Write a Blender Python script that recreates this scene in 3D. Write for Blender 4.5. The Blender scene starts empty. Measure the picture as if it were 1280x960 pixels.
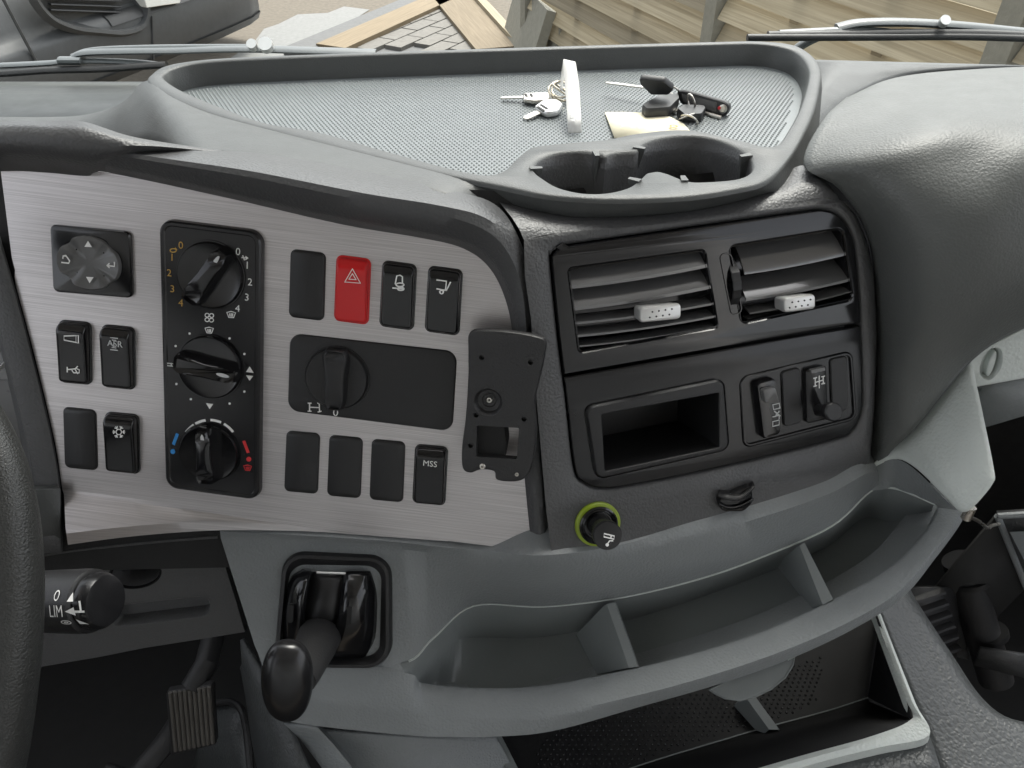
import bpy, bmesh, math, random
from mathutils import Vector, Matrix
from mathutils.geometry import tessellate_polygon
random.seed(7)
V = Vector; R = math.radians
scene = bpy.context.scene
COL = scene.collection

# ---------------------------------------------------------------- camera, world, sun, exposure
F = 963.0                      # focal length in photo pixels (1280 wide)
PITCH = R(39)                  # camera looks down on the dashboard
CAM = V((0, 0, 2.35))          # eye height above the yard
FW = V((0, math.cos(PITCH), -math.sin(PITCH)))
UPV = V((0, math.sin(PITCH), math.cos(PITCH)))
RT = V((1, 0, 0))
cd = bpy.data.cameras.new('camera')
cd.sensor_width = 36; cd.lens = 36 * F / 1280; cd.clip_start = 0.02; cd.clip_end = 500
cam = bpy.data.objects.new('camera', cd); COL.objects.link(cam)
cam.location = CAM; cam.rotation_euler = (math.pi / 2 - PITCH, 0, 0)
scene.camera = cam
SUN_EL, SUN_AZ = 57, 20        # degrees; azimuth clockwise from straight ahead (+Y)
w = bpy.data.worlds.new('World'); scene.world = w; w.use_nodes = True
nt = w.node_tree
sky = nt.nodes.new('ShaderNodeTexSky'); sky.sky_type = 'NISHITA'; sky.sun_disc = False
sky.sun_elevation = R(SUN_EL); sky.sun_rotation = R(SUN_AZ)
sky.air_density = 1.0; sky.dust_density = 4.0; sky.ozone_density = 0.6
hs_ = nt.nodes.new('ShaderNodeHueSaturation'); hs_.inputs['Saturation'].default_value = .22   # thin white overcast
nt.links.new(sky.outputs[0], hs_.inputs['Color']); nt.links.new(hs_.outputs[0], nt.nodes['Background'].inputs[0])
nt.nodes['Background'].inputs[1].default_value = 0.15
sd = bpy.data.lights.new('sun', 'SUN'); sd.energy = 1.5; sd.angle = R(20); sd.color = (1, 0.95, 0.88)
so = bpy.data.objects.new('sun', sd); COL.objects.link(so)
sdir = V((math.sin(R(SUN_AZ)) * math.cos(R(SUN_EL)), math.cos(R(SUN_AZ)) * math.cos(R(SUN_EL)), math.sin(R(SUN_EL))))
so.rotation_euler = sdir.to_track_quat('Z', 'Y').to_euler()
so.location = (2, 3, 6)
vs = scene.view_settings
vs.view_transform = 'Standard'; vs.look = 'None'; vs.gamma = 1; vs.use_curve_mapping = False
vs.exposure = 1.5

# ---------------------------------------------------------------- materials
def _mat(name):
    m = bpy.data.materials.new(name); m.use_nodes = True
    n = m.node_tree.nodes; b = n['Principled BSDF']
    return m, n, m.node_tree.links, b
def plastic(name, col, rough=0.5, grain=0, bump=0.3, var=0.12, kind='noise', spec=0.5, metal=0, dist=0.0006, dust=0.0, coat=0):
    m, n, l, b = _mat(name)
    b.inputs['Metallic'].default_value = metal
    b.inputs['Specular IOR Level'].default_value = spec
    b.inputs['Coat Weight'].default_value = coat
    tc = n.new('ShaderNodeTexCoord')
    big = n.new('ShaderNodeTexNoise'); big.inputs['Scale'].default_value = 22; big.inputs['Detail'].default_value = 5
    l.new(tc.outputs['Object'], big.inputs['Vector'])
    mix = n.new('ShaderNodeMix'); mix.data_type = 'RGBA'
    mix.inputs['A'].default_value = [c * (1 - var) for c in col] + [1]
    mix.inputs['B'].default_value = [min(1, c * (1 + var)) for c in col] + [1]
    l.new(big.outputs['Fac'], mix.inputs['Factor'])
    out = mix.outputs['Result']
    if dust:                                        # fine pale specks
        d = n.new('ShaderNodeTexNoise'); d.inputs['Scale'].default_value = 600; d.inputs['Detail'].default_value = 2
        l.new(tc.outputs['Object'], d.inputs['Vector'])
        rp = n.new('ShaderNodeMapRange'); rp.inputs[1].default_value = 0.66; rp.inputs[2].default_value = 0.8
        rp.inputs[3].default_value = 0; rp.inputs[4].default_value = dust
        l.new(d.outputs['Fac'], rp.inputs[0])
        m2 = n.new('ShaderNodeMix'); m2.data_type = 'RGBA'; m2.inputs['B'].default_value = (.45, .44, .41, 1)
        l.new(out, m2.inputs['A']); l.new(rp.outputs[0], m2.inputs['Factor']); out = m2.outputs['Result']
    l.new(out, b.inputs['Base Color'])
    rr = n.new('ShaderNodeMapRange'); rr.inputs[3].default_value = rough - 0.07; rr.inputs[4].default_value = rough + 0.07
    sm = n.new('ShaderNodeTexNoise'); sm.inputs['Scale'].default_value = 60; sm.inputs['Detail'].default_value = 6
    l.new(tc.outputs['Object'], sm.inputs['Vector']); l.new(sm.outputs['Fac'], rr.inputs[0]); l.new(rr.outputs[0], b.inputs['Roughness'])
    if grain:
        if kind == 'leather':
            t = n.new('ShaderNodeTexVoronoi'); t.feature = 'SMOOTH_F1'; t.inputs['Scale'].default_value = grain
            t.inputs['Smoothness'].default_value = 0.4
            wn = n.new('ShaderNodeTexNoise'); wn.inputs['Scale'].default_value = grain * 0.6
            l.new(tc.outputs['Object'], wn.inputs['Vector'])
            ad = n.new('ShaderNodeVectorMath'); ad.operation = 'MULTIPLY_ADD'
            ad.inputs[1].default_value = (1.2 / grain,) * 3
            l.new(wn.outputs['Color'], ad.inputs[0]); l.new(tc.outputs['Object'], ad.inputs[2]); l.new(ad.outputs[0], t.inputs['Vector'])
            h = t.outputs['Distance']; inv = True
        else:
            t = n.new('ShaderNodeTexNoise'); t.inputs['Scale'].default_value = grain; t.inputs['Detail'].default_value = 3
            l.new(tc.outputs['Object'], t.inputs['Vector']); h = t.outputs['Fac']; inv = False
        bp = n.new('ShaderNodeBump'); bp.inputs['Strength'].default_value = bump; bp.inputs['Distance'].default_value = dist
        bp.invert = inv
        l.new(h, bp.inputs['Height']); l.new(bp.outputs[0], b.inputs['Normal'])
    return m
M = {}
M['charcoal'] = plastic('charcoal grained plastic', (.075, .076, .078), .42, 520, .75, kind='leather', dust=.04, dist=.0004)
M['shell'] = plastic('dark grey dash skin', (.072, .076, .075), .45, 800, .5, dust=.05, dist=.0006)
M['pass'] = plastic('grey soft dash skin', (.105, .111, .107), .46, 620, .5, kind='leather', dust=.04, dist=.0004)
M['console'] = plastic('blue grey console plastic', (.22, .235, .24), .43, 520, .6, kind='leather', dust=.05, dist=.00055)
M['liner'] = plastic('smooth grey tray liner', (.19, .206, .206), .38, 1500, .15, dust=.16)
M['light'] = plastic('pale grey plastic', (.60, .64, .615), .46, 430, .6, kind='leather', dist=.00055)
M['tray'] = plastic('grey tray mat', (.19, .21, .215), .34, 1800, .1, dust=.05)
M['gloss'] = plastic('gloss black plastic', (.007, .007, .008), .13, 0, spec=.6)
M['satin'] = plastic('satin black plastic', (.010, .010, .011), .24, 1800, .06)
M['slat'] = plastic('satin vent slat', (.085, .085, .086), .22, 0, spec=1.0, coat=.6)
M['matte'] = plastic('matt black plastic', (.015, .015, .016), .42, 1500, .25)
M['pebble'] = plastic('pebbled black plastic', (.025, .025, .026), .42, 750, .7)
M['dark'] = plastic('black void plastic', (.008, .008, .008), .7, 900, .3)
M['rubber'] = plastic('black rubber', (.02, .02, .021), .55, 700, .5)
M['leather'] = plastic('black rim leather', (.03, .031, .03), .36, 900, .5, kind='leather', dist=.0005)
M['tunnel'] = plastic('grey grained tunnel cover', (.065, .07, .072), .40, 330, .9, kind='leather', dist=.0006)
M['red'] = plastic('red switch plastic', (.62, .012, .014), .25, 0, var=.05)
M['white'] = plastic('white print', (.85, .85, .83), .5, 0, var=.02)
M['grey_print'] = plastic('pale grey print', (.55, .56, .56), .5, 0, var=.02)
M['amber'] = plastic('amber print', (.55, .33, .07), .5, 0, var=.02)
M['blue'] = plastic('blue print', (.03, .25, .62), .5, 0, var=.02)
M['redprint'] = plastic('red print', (.65, .03, .035), .5, 0, var=.02)
M['silver'] = plastic('silver coated plastic', (.70, .70, .69), .35, 0, metal=.6)
M['steel'] = plastic('key steel', (.62, .59, .54), .28, 500, .2, metal=1)
M['brass'] = plastic('ring steel', (.6, .55, .45), .25, 0, metal=1)
M['keyblack'] = plastic('key grip plastic', (.03, .031, .033), .42, 1500, .2)
M['paper'] = plastic('white paper', (.86, .85, .82), .7, 0, var=.03)
M['cream'] = plastic('cream card', (.86, .80, .60), .7, 0, var=.04)
M['lime'] = plastic('lime translucent ring', (.25, .34, .02), .3, 0)
M['pedal'] = plastic('worn pedal rubber', (.115, .108, .098), .6, 500, .4, var=.3)
M['mirror'] = plastic('joystick grey', (.13, .13, .13), .22, 0)
M['lcd'] = plastic('instrument display', (.12, .12, .12), .3, 0)
def brushed():
    m, n, l, b = _mat('brushed aluminium trim')
    uv = n.new('ShaderNodeUVMap')
    mp = n.new('ShaderNodeMapping'); mp.inputs['Scale'].default_value = (9, 1500, 1)
    l.new(uv.outputs[0], mp.inputs[0])
    t = n.new('ShaderNodeTexNoise'); t.inputs['Scale'].default_value = 1; t.inputs['Detail'].default_value = 6; t.inputs['Roughness'].default_value = .65
    l.new(mp.outputs[0], t.inputs['Vector'])
    mp2 = n.new('ShaderNodeMapping'); mp2.inputs['Scale'].default_value = (6, 9, 1)
    l.new(uv.outputs[0], mp2.inputs[0])
    t2 = n.new('ShaderNodeTexNoise'); t2.inputs['Scale'].default_value = 1; t2.inputs['Detail'].default_value = 3
    l.new(mp2.outputs[0], t2.inputs['Vector'])
    cr = n.new('ShaderNodeValToRGB')
    cr.color_ramp.elements[0].position = .28; cr.color_ramp.elements[0].color = (.40, .38, .38, 1)
    cr.color_ramp.elements[1].position = .72; cr.color_ramp.elements[1].color = (.70, .67, .67, 1)
    l.new(t.outputs['Fac'], cr.inputs[0])
    l.new(cr.outputs[0], b.inputs['Base Color'])
    b.inputs['Metallic'].default_value = .75
    mr = n.new('ShaderNodeMapRange'); mr.inputs[3].default_value = .30; mr.inputs[4].default_value = .42
    l.new(t2.outputs['Fac'], mr.inputs[0]); l.new(mr.outputs[0], b.inputs['Roughness'])
    bp = n.new('ShaderNodeBump'); bp.inputs['Strength'].default_value = .25; bp.inputs['Distance'].default_value = .0002
    l.new(t.outputs['Fac'], bp.inputs['Height']); l.new(bp.outputs[0], b.inputs['Normal'])
    return m
M['brushed'] = brushed()
def glassmat():
    m, n, l, b = _mat('windscreen glass')
    n.remove(b)
    tr = n.new('ShaderNodeBsdfTransparent'); tr.inputs[0].default_value = (.93, .96, .94, 1)
    gl = n.new('ShaderNodeBsdfGlossy'); gl.inputs['Roughness'].default_value = .02
    fr = n.new('ShaderNodeFresnel'); fr.inputs[0].default_value = 1.45
    mx = n.new('ShaderNodeMixShader')
    mr = n.new('ShaderNodeMath'); mr.operation = 'MULTIPLY'; mr.inputs[1].default_value = .5
    l.new(fr.outputs[0], mr.inputs[0]); l.new(mr.outputs[0], mx.inputs[0]); l.new(tr.outputs[0], mx.inputs[1]); l.new(gl.outputs[0], mx.inputs[2])
    l.new(mx.outputs[0], n['Material Output'].inputs[0])
    return m
M['glass'] = glassmat()
def wood(name, c1, c2, sx=2.5, sy=60):
    m, n, l, b = _mat(name)
    uv = n.new('ShaderNodeUVMap')
    oi = n.new('ShaderNodeObjectInfo')
    mp = n.new('ShaderNodeMapping'); mp.inputs['Scale'].default_value = (sx, sy, 1)
    l.new(uv.outputs[0], mp.inputs[0])
    ad = n.new('ShaderNodeVectorMath'); ad.operation = 'ADD'
    ml = n.new('ShaderNodeMath'); ml.operation = 'MULTIPLY'; ml.inputs[1].default_value = 40
    l.new(oi.outputs['Random'], ml.inputs[0]); l.new(mp.outputs[0], ad.inputs[0]); l.new(ml.outputs[0], ad.inputs[1])
    t = n.new('ShaderNodeTexNoise'); t.inputs['Scale'].default_value = 1; t.inputs['Detail'].default_value = 6; t.inputs['Distortion'].default_value = .6
    l.new(ad.outputs[0], t.inputs['Vector'])
    cr = n.new('ShaderNodeValToRGB')
    cr.color_ramp.elements[0].position = .3; cr.color_ramp.elements[0].color = (*c1, 1)
    cr.color_ramp.elements[1].position = .7; cr.color_ramp.elements[1].color = (*c2, 1)
    l.new(t.outputs['Fac'], cr.inputs[0])
    hsv = n.new('ShaderNodeHueSaturation')
    mv = n.new('ShaderNodeMapRange'); mv.inputs[3].default_value = .62; mv.inputs[4].default_value = 1.25
    l.new(oi.outputs['Random'], mv.inputs[0]); l.new(mv.outputs[0], hsv.inputs['Value']); l.new(cr.outputs[0], hsv.inputs['Color'])
    l.new(hsv.outputs[0], b.inputs['Base Color']); b.inputs['Roughness'].default_value = .75
    bp = n.new('ShaderNodeBump'); bp.inputs['Strength'].default_value = .4; bp.inputs['Distance'].default_value = .004
    l.new(t.outputs['Fac'], bp.inputs['Height']); l.new(bp.outputs[0], b.inputs['Normal'])
    return m
M['wood'] = wood('weathered fence wood', (.25, .205, .13), (.40, .34, .235), 1.0, 55)
M['beam'] = wood('new timber', (.17, .125, .07), (.25, .19, .115))
M['slab'] = plastic('concrete panel', (.24, .23, .19), .8, 60, .5, var=.25, dist=.004)
M['kerb'] = plastic('dark kerb', (.10, .10, .10), .7, 50, .5, var=.3, dist=.004)
M['pave'] = plastic('grey paving stone', (.15, .14, .125), .8, 60, .5, var=.3, dist=.003)
M['sand'] = plastic('sandy yard ground', (.125, .105, .08), .85, 14, .6, var=.45, dist=.01)
M['pale'] = plastic('painted yard glare', (.15, .148, .14), .5, 8, .3, var=.35, dist=.004)  # light tone painting the whitish glare on the yard ground
M['carpaint'] = plastic('grey van bumper plastic', (.06, .062, .064), .42, 400, .2, var=.2)
M['cartrim'] = plastic('black van trim', (.03, .03, .031), .45, 200, .3)
M['carwhite'] = plastic('white plate', (.8, .8, .76), .35, 0)
M['wiper'] = plastic('dusty wiper metal', (.10, .11, .115), .4, 300, .3, dust=.2)
M['cowl'] = plastic('dark cowl plastic', (.045, .05, .048), .4, 120, .3, var=.5)
M['bindark'] = plastic('black bin plastic', (.012, .012, .0125), .6, 900, .3, spec=.25)
M['roof'] = plastic('cab lining', (.70, .70, .69), .85, 300, .3)

# ---------------------------------------------------------------- geometry helpers
def ray(x, y): return RT * ((x - 640) / F) + UPV * ((480 - y) / F) + FW
def W(x, y, d): return CAM + ray(x, y) * d                 # depth along the view axis
def Z(x, y, z):                                            # on the horizontal plane z below the eye
    r = ray(x, y); return CAM + r * (z / r.z)
class PL:                                                  # a working plane
    def __init__(s, o, n, u):
        s.o = o; s.n = n.normalized(); s.u = (u - s.n * u.dot(s.n)).normalized(); s.v = s.n.cross(s.u)
    def at(s, x, y, h=0):
        r = ray(x, y); t = (s.o + s.n * h - CAM).dot(s.n) / r.dot(s.n); return CAM + r * t
    def uv(s, x, y, h=0):
        p = s.at(x, y, h) - s.o; return V((p.dot(s.u), p.dot(s.v)))
    def P(s, q, h=0): return s.o + s.u * q[0] + s.v * q[1] + s.n * h
def camdir(a, b, c): return RT * a + UPV * b + FW * c
def plane_tilt(x, y, d, roll, yaw, down):
    cr_, sr_ = math.cos(R(roll)), math.sin(R(roll))
    u = camdir(cr_ * math.cos(R(yaw)), sr_ * math.cos(R(yaw)), math.sin(R(yaw)))
    v = camdir(-sr_ * math.cos(R(down)), cr_ * math.cos(R(down)), -math.sin(R(down)))
    n = u.cross(v)
    if n.dot(FW) > 0: n = -n
    return PL(W(x, y, d), n, u)
def plane3(a, b, c):
    n = (b - a).cross(c - a)
    if n.dot(FW) > 0: n = -n
    return PL(a, n, b - a)
PLL = plane_tilt(400, 450, .53, -7, 0, 15)
PLR = plane_tilt(880, 440, .53, 9, 9, 15)
def cr(pts, n=6, closed=False):                            # Catmull-Rom through points (Vectors or tuples)
    P = [V(p) for p in pts]; N = len(P); out = []
    for i in range(N if closed else N - 1):
        p1, p2 = P[i], P[(i + 1) % N]
        p0 = P[i - 1] if (closed or i > 0) else p1 * 2 - p2
        p3 = P[(i + 2) % N] if (closed or i + 2 < N) else p2 * 2 - p1
        for k in range(n):
            t = k / n
            out.append(0.5 * ((2 * p1) + (p2 - p0) * t + (2 * p0 - 5 * p1 + 4 * p2 - p3) * t * t + (3 * p1 - p0 - 3 * p2 + p3) * t ** 3))
    if not closed: out.append(P[-1].copy())
    return out
class MB:
    def __init__(s): s.v = []; s.f = []
    def add(s, vs_, fs):
        o = len(s.v); s.v += [V(p) for p in vs_]; s.f += [tuple(i + o for i in f) for f in fs]; return s
    def rings(s, rs, cap0=False, cap1=False, closed=True):
        n = len(rs[0]); o = len(s.v)
        for r in rs: s.v += [V(p) for p in r]
        for i in range(len(rs) - 1):
            for j in range(n if closed else n - 1):
                k = (j + 1) % n
                s.f.append((o + i * n + j, o + i * n + k, o + (i + 1) * n + k, o + (i + 1) * n + j))
        for c, i in ((cap0, 0), (cap1, len(rs) - 1)):
            if c: s.poly(rs[i])
        return s
    def poly(s, loop, holes=()):
        loops = [[V(p) for p in loop]] + [[V(p) for p in h] for h in holes]
        flat = [p for l_ in loops for p in l_]
        if len(flat) <= 4 and not holes: return s.add(flat, [tuple(range(len(flat)))])
        return s.add(flat, [tuple(t) for t in tessellate_polygon(loops)])
    def grid(s, rows):
        return s.rings(rows, closed=False)
    def box(s, c, ax, ay, az):                             # centre and three half axis vectors
        c = V(c); p = [c + ax * i + ay * j + az * k for i in (-1, 1) for j in (-1, 1) for k in (-1, 1)]
        return s.add(p, [(0, 1, 3, 2), (4, 6, 7, 5), (0, 4, 5, 1), (2, 3, 7, 6), (0, 2, 6, 4), (1, 5, 7, 3)])
    def tube(s, path, rad, seg=12, cap=True, sx=1.0, sy=1.0, up=None):
        path = [V(p) for p in path]; N = len(path)
        if not hasattr(rad, '__len__'): rad = [rad] * N
        rs = []; prev = up or V((.3, .2, 1))
        for i, p in enumerate(path):
            t = (path[min(i + 1, N - 1)] - path[max(i - 1, 0)]).normalized()
            a = (prev - t * prev.dot(t)).normalized(); b = t.cross(a); prev = a
            rs.append([p + (a * math.cos(q) * sx + b * math.sin(q) * sy) * rad[i] for q in [2 * math.pi * k / seg for k in range(seg)]])
        return s.rings(rs, cap, cap)
    def build(s, name, mat, parent=None, smooth=True, sheet=0, uvpl=None, recalc=True, angle=38, weld=True):
        base = parent_world(parent)
        me = bpy.data.meshes.new(name)
        me.from_pydata([p - base for p in s.v], [], s.f)
        bm = bmesh.new(); bm.from_mesh(me)
        if weld: bmesh.ops.remove_doubles(bm, verts=bm.verts, dist=1e-5)
        if recalc: bmesh.ops.recalc_face_normals(bm, faces=bm.faces)
        if sheet:                                          # one-sided skin: normals to the eye, thickness behind
            tot = sum(f.normal.dot(CAM - base - f.calc_center_median()) * f.calc_area() for f in bm.faces)
            if tot < 0: bmesh.ops.reverse_faces(bm, faces=bm.faces)
        if uvpl:
            ul = bm.loops.layers.uv.new('UVMap')
            for f in bm.faces:
                for lp in f.loops:
                    p = lp.vert.co + base - uvpl.o; lp[ul].uv = (p.dot(uvpl.u), p.dot(uvpl.v))
        bm.to_mesh(me); bm.free()
        if smooth:
            me.shade_smooth(); me.set_sharp_from_angle(angle=R(angle))
        me.materials.append(M[mat] if isinstance(mat, str) else mat)
        o = bpy.data.objects.new(name, me); COL.objects.link(o)
        if parent: o.parent = parent
        if sheet:
            md = o.modifiers.new('thickness', 'SOLIDIFY'); md.thickness = sheet; md.offset = -1
        return o
BASE = {}
def parent_world(p):
    b = V((0, 0, 0))
    while p is not None:
        b = b + BASE.get(p.name, V((0, 0, 0))); p = p.parent
    return b
def tag(o, label=None, cat=None, group=None, kind=None):
    for k, v in (('label', label), ('category', cat), ('group', group), ('kind', kind)):
        if v: o[k] = v
    return o
def thing(name, loc, label, cat, group=None):
    o = bpy.data.objects.new(name, None); COL.objects.link(o); o.location = loc; BASE[o.name] = V(loc)
    o.empty_display_size = .05
    return tag(o, label, cat, group)
def roundpoly(pts, r, seg=6, dens=0):
    P = [V(p) for p in pts]; N = len(P); out = []
    rl = r if hasattr(r, '__len__') else [r] * N
    for i in range(N):
        a, b, c = P[i - 1], P[i], P[(i + 1) % N]
        r1 = min(rl[i], (a - b).length * .49, (c - b).length * .49)
        p0 = b + (a - b).normalized() * r1; p1 = b + (c - b).normalized() * r1
        for k in range(seg + 1):
            t = k / seg                                    # conic close to a circular arc
            wt = .72
            out.append((p0 * (1 - t) ** 2 + b * (2 * wt * t * (1 - t)) + p1 * t * t) / ((1 - t) ** 2 + 2 * wt * t * (1 - t) + t * t))
    if dens:
        o2 = []
        for i, p in enumerate(out):
            q = out[(i + 1) % len(out)]; m = max(1, int((q - p).length / dens))
            o2 += [p.lerp(q, k / m) for k in range(m)]
        out = o2
    return out
def inset(poly, d):
    N = len(poly); ar = sum(poly[i][0] * poly[(i + 1) % N][1] - poly[(i + 1) % N][0] * poly[i][1] for i in range(N))
    sg = 1 if ar > 0 else -1; out = []
    for i in range(N):
        a, b, c = poly[i - 1], poly[i], poly[(i + 1) % N]
        e1 = (b - a); e2 = (c - b)
        if e1.length < 1e-9: e1 = e2
        if e2.length < 1e-9: e2 = e1
        n1 = V((-e1[1], e1[0])).normalized() * sg; n2 = V((-e2[1], e2[0])).normalized() * sg
        m = (n1 + n2); m = m / max(.5, m.length_squared / 2) if m.length > 1e-6 else n1
        out.append(b + m * d)
    return out
def uvq(pl, px, h=0): return [pl.uv(x, y, h) for x, y in px]
def circ(c, r, n=32, ry=None, rot=0):
    ry = ry or r; o = []
    for k in range(n):
        a = 2 * math.pi * k / n; p = V((r * math.cos(a), ry * math.sin(a)))
        o.append(V(c) + V((p[0] * math.cos(rot) - p[1] * math.sin(rot), p[0] * math.sin(rot) + p[1] * math.cos(rot))))
    return o
def button(mb, pl, poly, prof, cap0=False, holes=(), tilt=0, cap1=True):
    cv = sum((p[1] for p in poly)) / len(poly); rs = []
    for ins, h in prof:
        q = inset(poly, ins) if ins else poly
        rs.append([pl.P(p, h + tilt * (p[1] - cv)) for p in q])
    mb.rings(rs, cap0, cap1 and not holes)
    if holes and cap1:
        h = prof[-1][1]
        hl = [[pl.P(p, h) for p in hh] for hh in holes]
        mb.poly(rs[-1], hl)
    return mb
def strokes(pl, h, lines, wpx, mb=None):                   # printed line work traced in pixels
    mb = mb or MB()
    for ln in lines:
        P = [pl.uv(x, y, h) for x, y in ln]; wd = wpx * .54 / F / 2
        closed = len(P) > 2 and (P[0] - P[-1]).length < 1e-6
        if closed: P = P[:-1]
        A, B = [], []
        N = len(P)
        for i in range(N):
            if closed: t = (P[(i + 1) % N] - P[i - 1])
            else: t = P[min(i + 1, N - 1)] - P[max(i - 1, 0)]
            t.normalize(); n = V((-t[1], t[0])) * wd
            e = V((0, 0)) if closed or 0 < i < N - 1 else t * (wd * .6 * (1 if i else -1))
            A.append(pl.P(P[i] + n + e, h)); B.append(pl.P(P[i] - n + e, h))
        if closed: A.append(A[0]); B.append(B[0])
        mb.rings([A, B], closed=False)
    return mb
def fills(pl, h, polys, mb=None):
    mb = mb or MB()
    for p in polys: mb.poly([pl.at(x, y, h) for x, y in p])
    return mb
def ell(cx, cy, rx, ry=None, n=14, a0=0, a1=360):
    ry = ry or rx
    full = abs(a1 - a0) >= 360
    return [(cx + rx * math.cos(R(a0 + (a1 - a0) * k / n)), cy + ry * math.sin(R(a0 + (a1 - a0) * k / n))) for k in range(n + 1)]
def disc(cx, cy, r, ry=None): return ell(cx, cy, r, ry)[:-1]
def text(pl, h, body, x, y, hpx, mb=None, rot=0, sx=1.0, bold=0):
    cu = bpy.data.curves.new('t', 'FONT'); cu.body = body; cu.size = 1; cu.resolution_u = 3
    cu.align_x = 'CENTER'; cu.align_y = 'CENTER'; cu.offset = bold
    o = bpy.data.objects.new('t', cu); COL.objects.link(o)
    me = bpy.data.meshes.new_from_object(o)
    s = hpx * .54 / F / .70
    c = pl.uv(x, y, h); ca, sa = math.cos(rot), math.sin(rot)
    vs_ = []
    for v in me.vertices:
        a, b = v.co.x * s * sx, v.co.y * s
        vs_.append(pl.P((c[0] + a * ca - b * sa, c[1] + a * sa + b * ca), h))
    mb = mb or MB(); mb.add(vs_, [tuple(p.vertices) for p in me.polygons])
    bpy.data.objects.remove(o); bpy.data.curves.remove(cu); bpy.data.meshes.remove(me)
    return mb
def prt(mb, name, mat, parent): return mb.build(name, mat, parent, smooth=False, recalc=False)

# ---------------------------------------------------------------- dashboard
dash = thing('dashboard', W(640, 700, .6), 'grey truck dashboard with a brushed metal switch panel and black centre vents', 'dashboard')
TS = 1.10                                                 # the tray sits a little lower than first measured
ZT, ZF = -.197 * TS, -.2155 * TS                                      # tray rim and tray floor below the eye

def ZS(x, y, z): return Z(x, y, z * TS)
# --- top tray: rim outline (outer), floor edge (inner), both read off the photo
OT = [(184, 102), (190, 91), (203, 83), (230, 77), (281, 72), (400, 67), (640, 59), (880, 52), (950, 51), (993, 56), (1016, 69), (1027, 87), (1026, 106), (1020, 134),
      (1008, 164), (990, 196), (960, 226), (915, 238), (860, 246), (797, 249), (750, 249), (712, 247), (675, 243), (642, 236), (612, 230), (560, 220), (500, 205), (400, 180), (337, 164), (262, 143), (212, 122)]
IT = [(204, 97), (208, 91), (217, 86), (241, 80), (285, 76), (400, 71), (640, 63), (880, 56), (948, 55), (984, 61), (1002, 71), (1011, 86), (1010, 103), (1001, 133),
      (987, 160), (972, 180), (952, 182), (925, 175), (860, 162), (800, 166), (757, 174), (712, 178), (668, 183), (650, 193), (625, 215), (590, 216), (510, 196), (400, 165), (335, 154), (275, 133), (228, 113)]
ot = cr([Z(x, y, ZT) for x, y in OT], 5, True); it = cr([Z(x, y, ZT) for x, y in IT], 5, True)
def drop(ps, z): return [V((p.x, p.y, CAM.z + z)) for p in ps]
def shrink(ps, d):                                         # move a world loop inward in plan
    q = inset([V((p.x, p.y)) for p in ps], d); return [V((a[0], a[1], p.z)) for a, p in zip(q, ps)]
# one shared opening for the two cup holders
WELL = [(667, 209), (673, 201), (693, 192), (721, 189), (740, 191), (757, 195), (770, 191), (797, 189), (805, 180), (825, 173), (853, 169.5), (881, 171), (909, 179), (934, 193), (942, 207), (936, 217), (918, 224), (881, 227), (859, 226), (835, 217), (822, 214),
        (808, 216), (797, 226), (783, 235), (757, 241), (727, 241), (698, 234), (679, 223), (669, 215)]
well = [Z(x, y, ZT) for x, y in WELL]
w2 = []
for i, p in enumerate(well):                               # smooth the arcs, keep the corners of the bridge block
    q_ = well[(i + 1) % len(well)]; p0 = well[i - 1]; p3 = well[(i + 2) % len(well)]
    sharp = {5, 7, 19, 21}
    if i in sharp: p0 = p * 2 - q_
    if (i + 1) % len(well) in sharp: p3 = q_ * 2 - p
    for k in range(4):
        t = k / 4; w2.append(0.5 * ((2 * p) + (q_ - p0) * t + (2 * p0 - 5 * p + 4 * q_ - p3) * t * t + (3 * p - p0 - 3 * q_ + p3) * t ** 3))
well = w2
ymid = (min(p.y for p in well) + max(p.y for p in well)) / 2
def wellring(z, f):
    return [V((p.x, p.y + max(0, ymid + .012 - p.y) * f - .004 * f, CAM.z + z)) for p in well]
mb = MB()
mb.poly(shrink(ot, .0025), [shrink(it, -.0015), shrink(well, -.0012)])
mb.rings([shrink(ot, .0025), drop(shrink(ot, .0008), ZT - .0008), drop(ot, ZT - .003)])
mb.rings([shrink(it, -.0015), drop(it, ZT - .0015), drop(shrink(it, .002), ZF - .001)])
mb.rings([shrink(well, -.0012), drop(well, ZT - .0012)])
tray = mb.build('storage_tray', 'shell', dash, angle=50)
tag(tray, 'raised storage tray moulded into the dash top')
mb = MB().poly(drop(shrink(it, .0005), ZF))
floor_t = mb.build('tray_mat', 'tray', dash, smooth=False)
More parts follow.
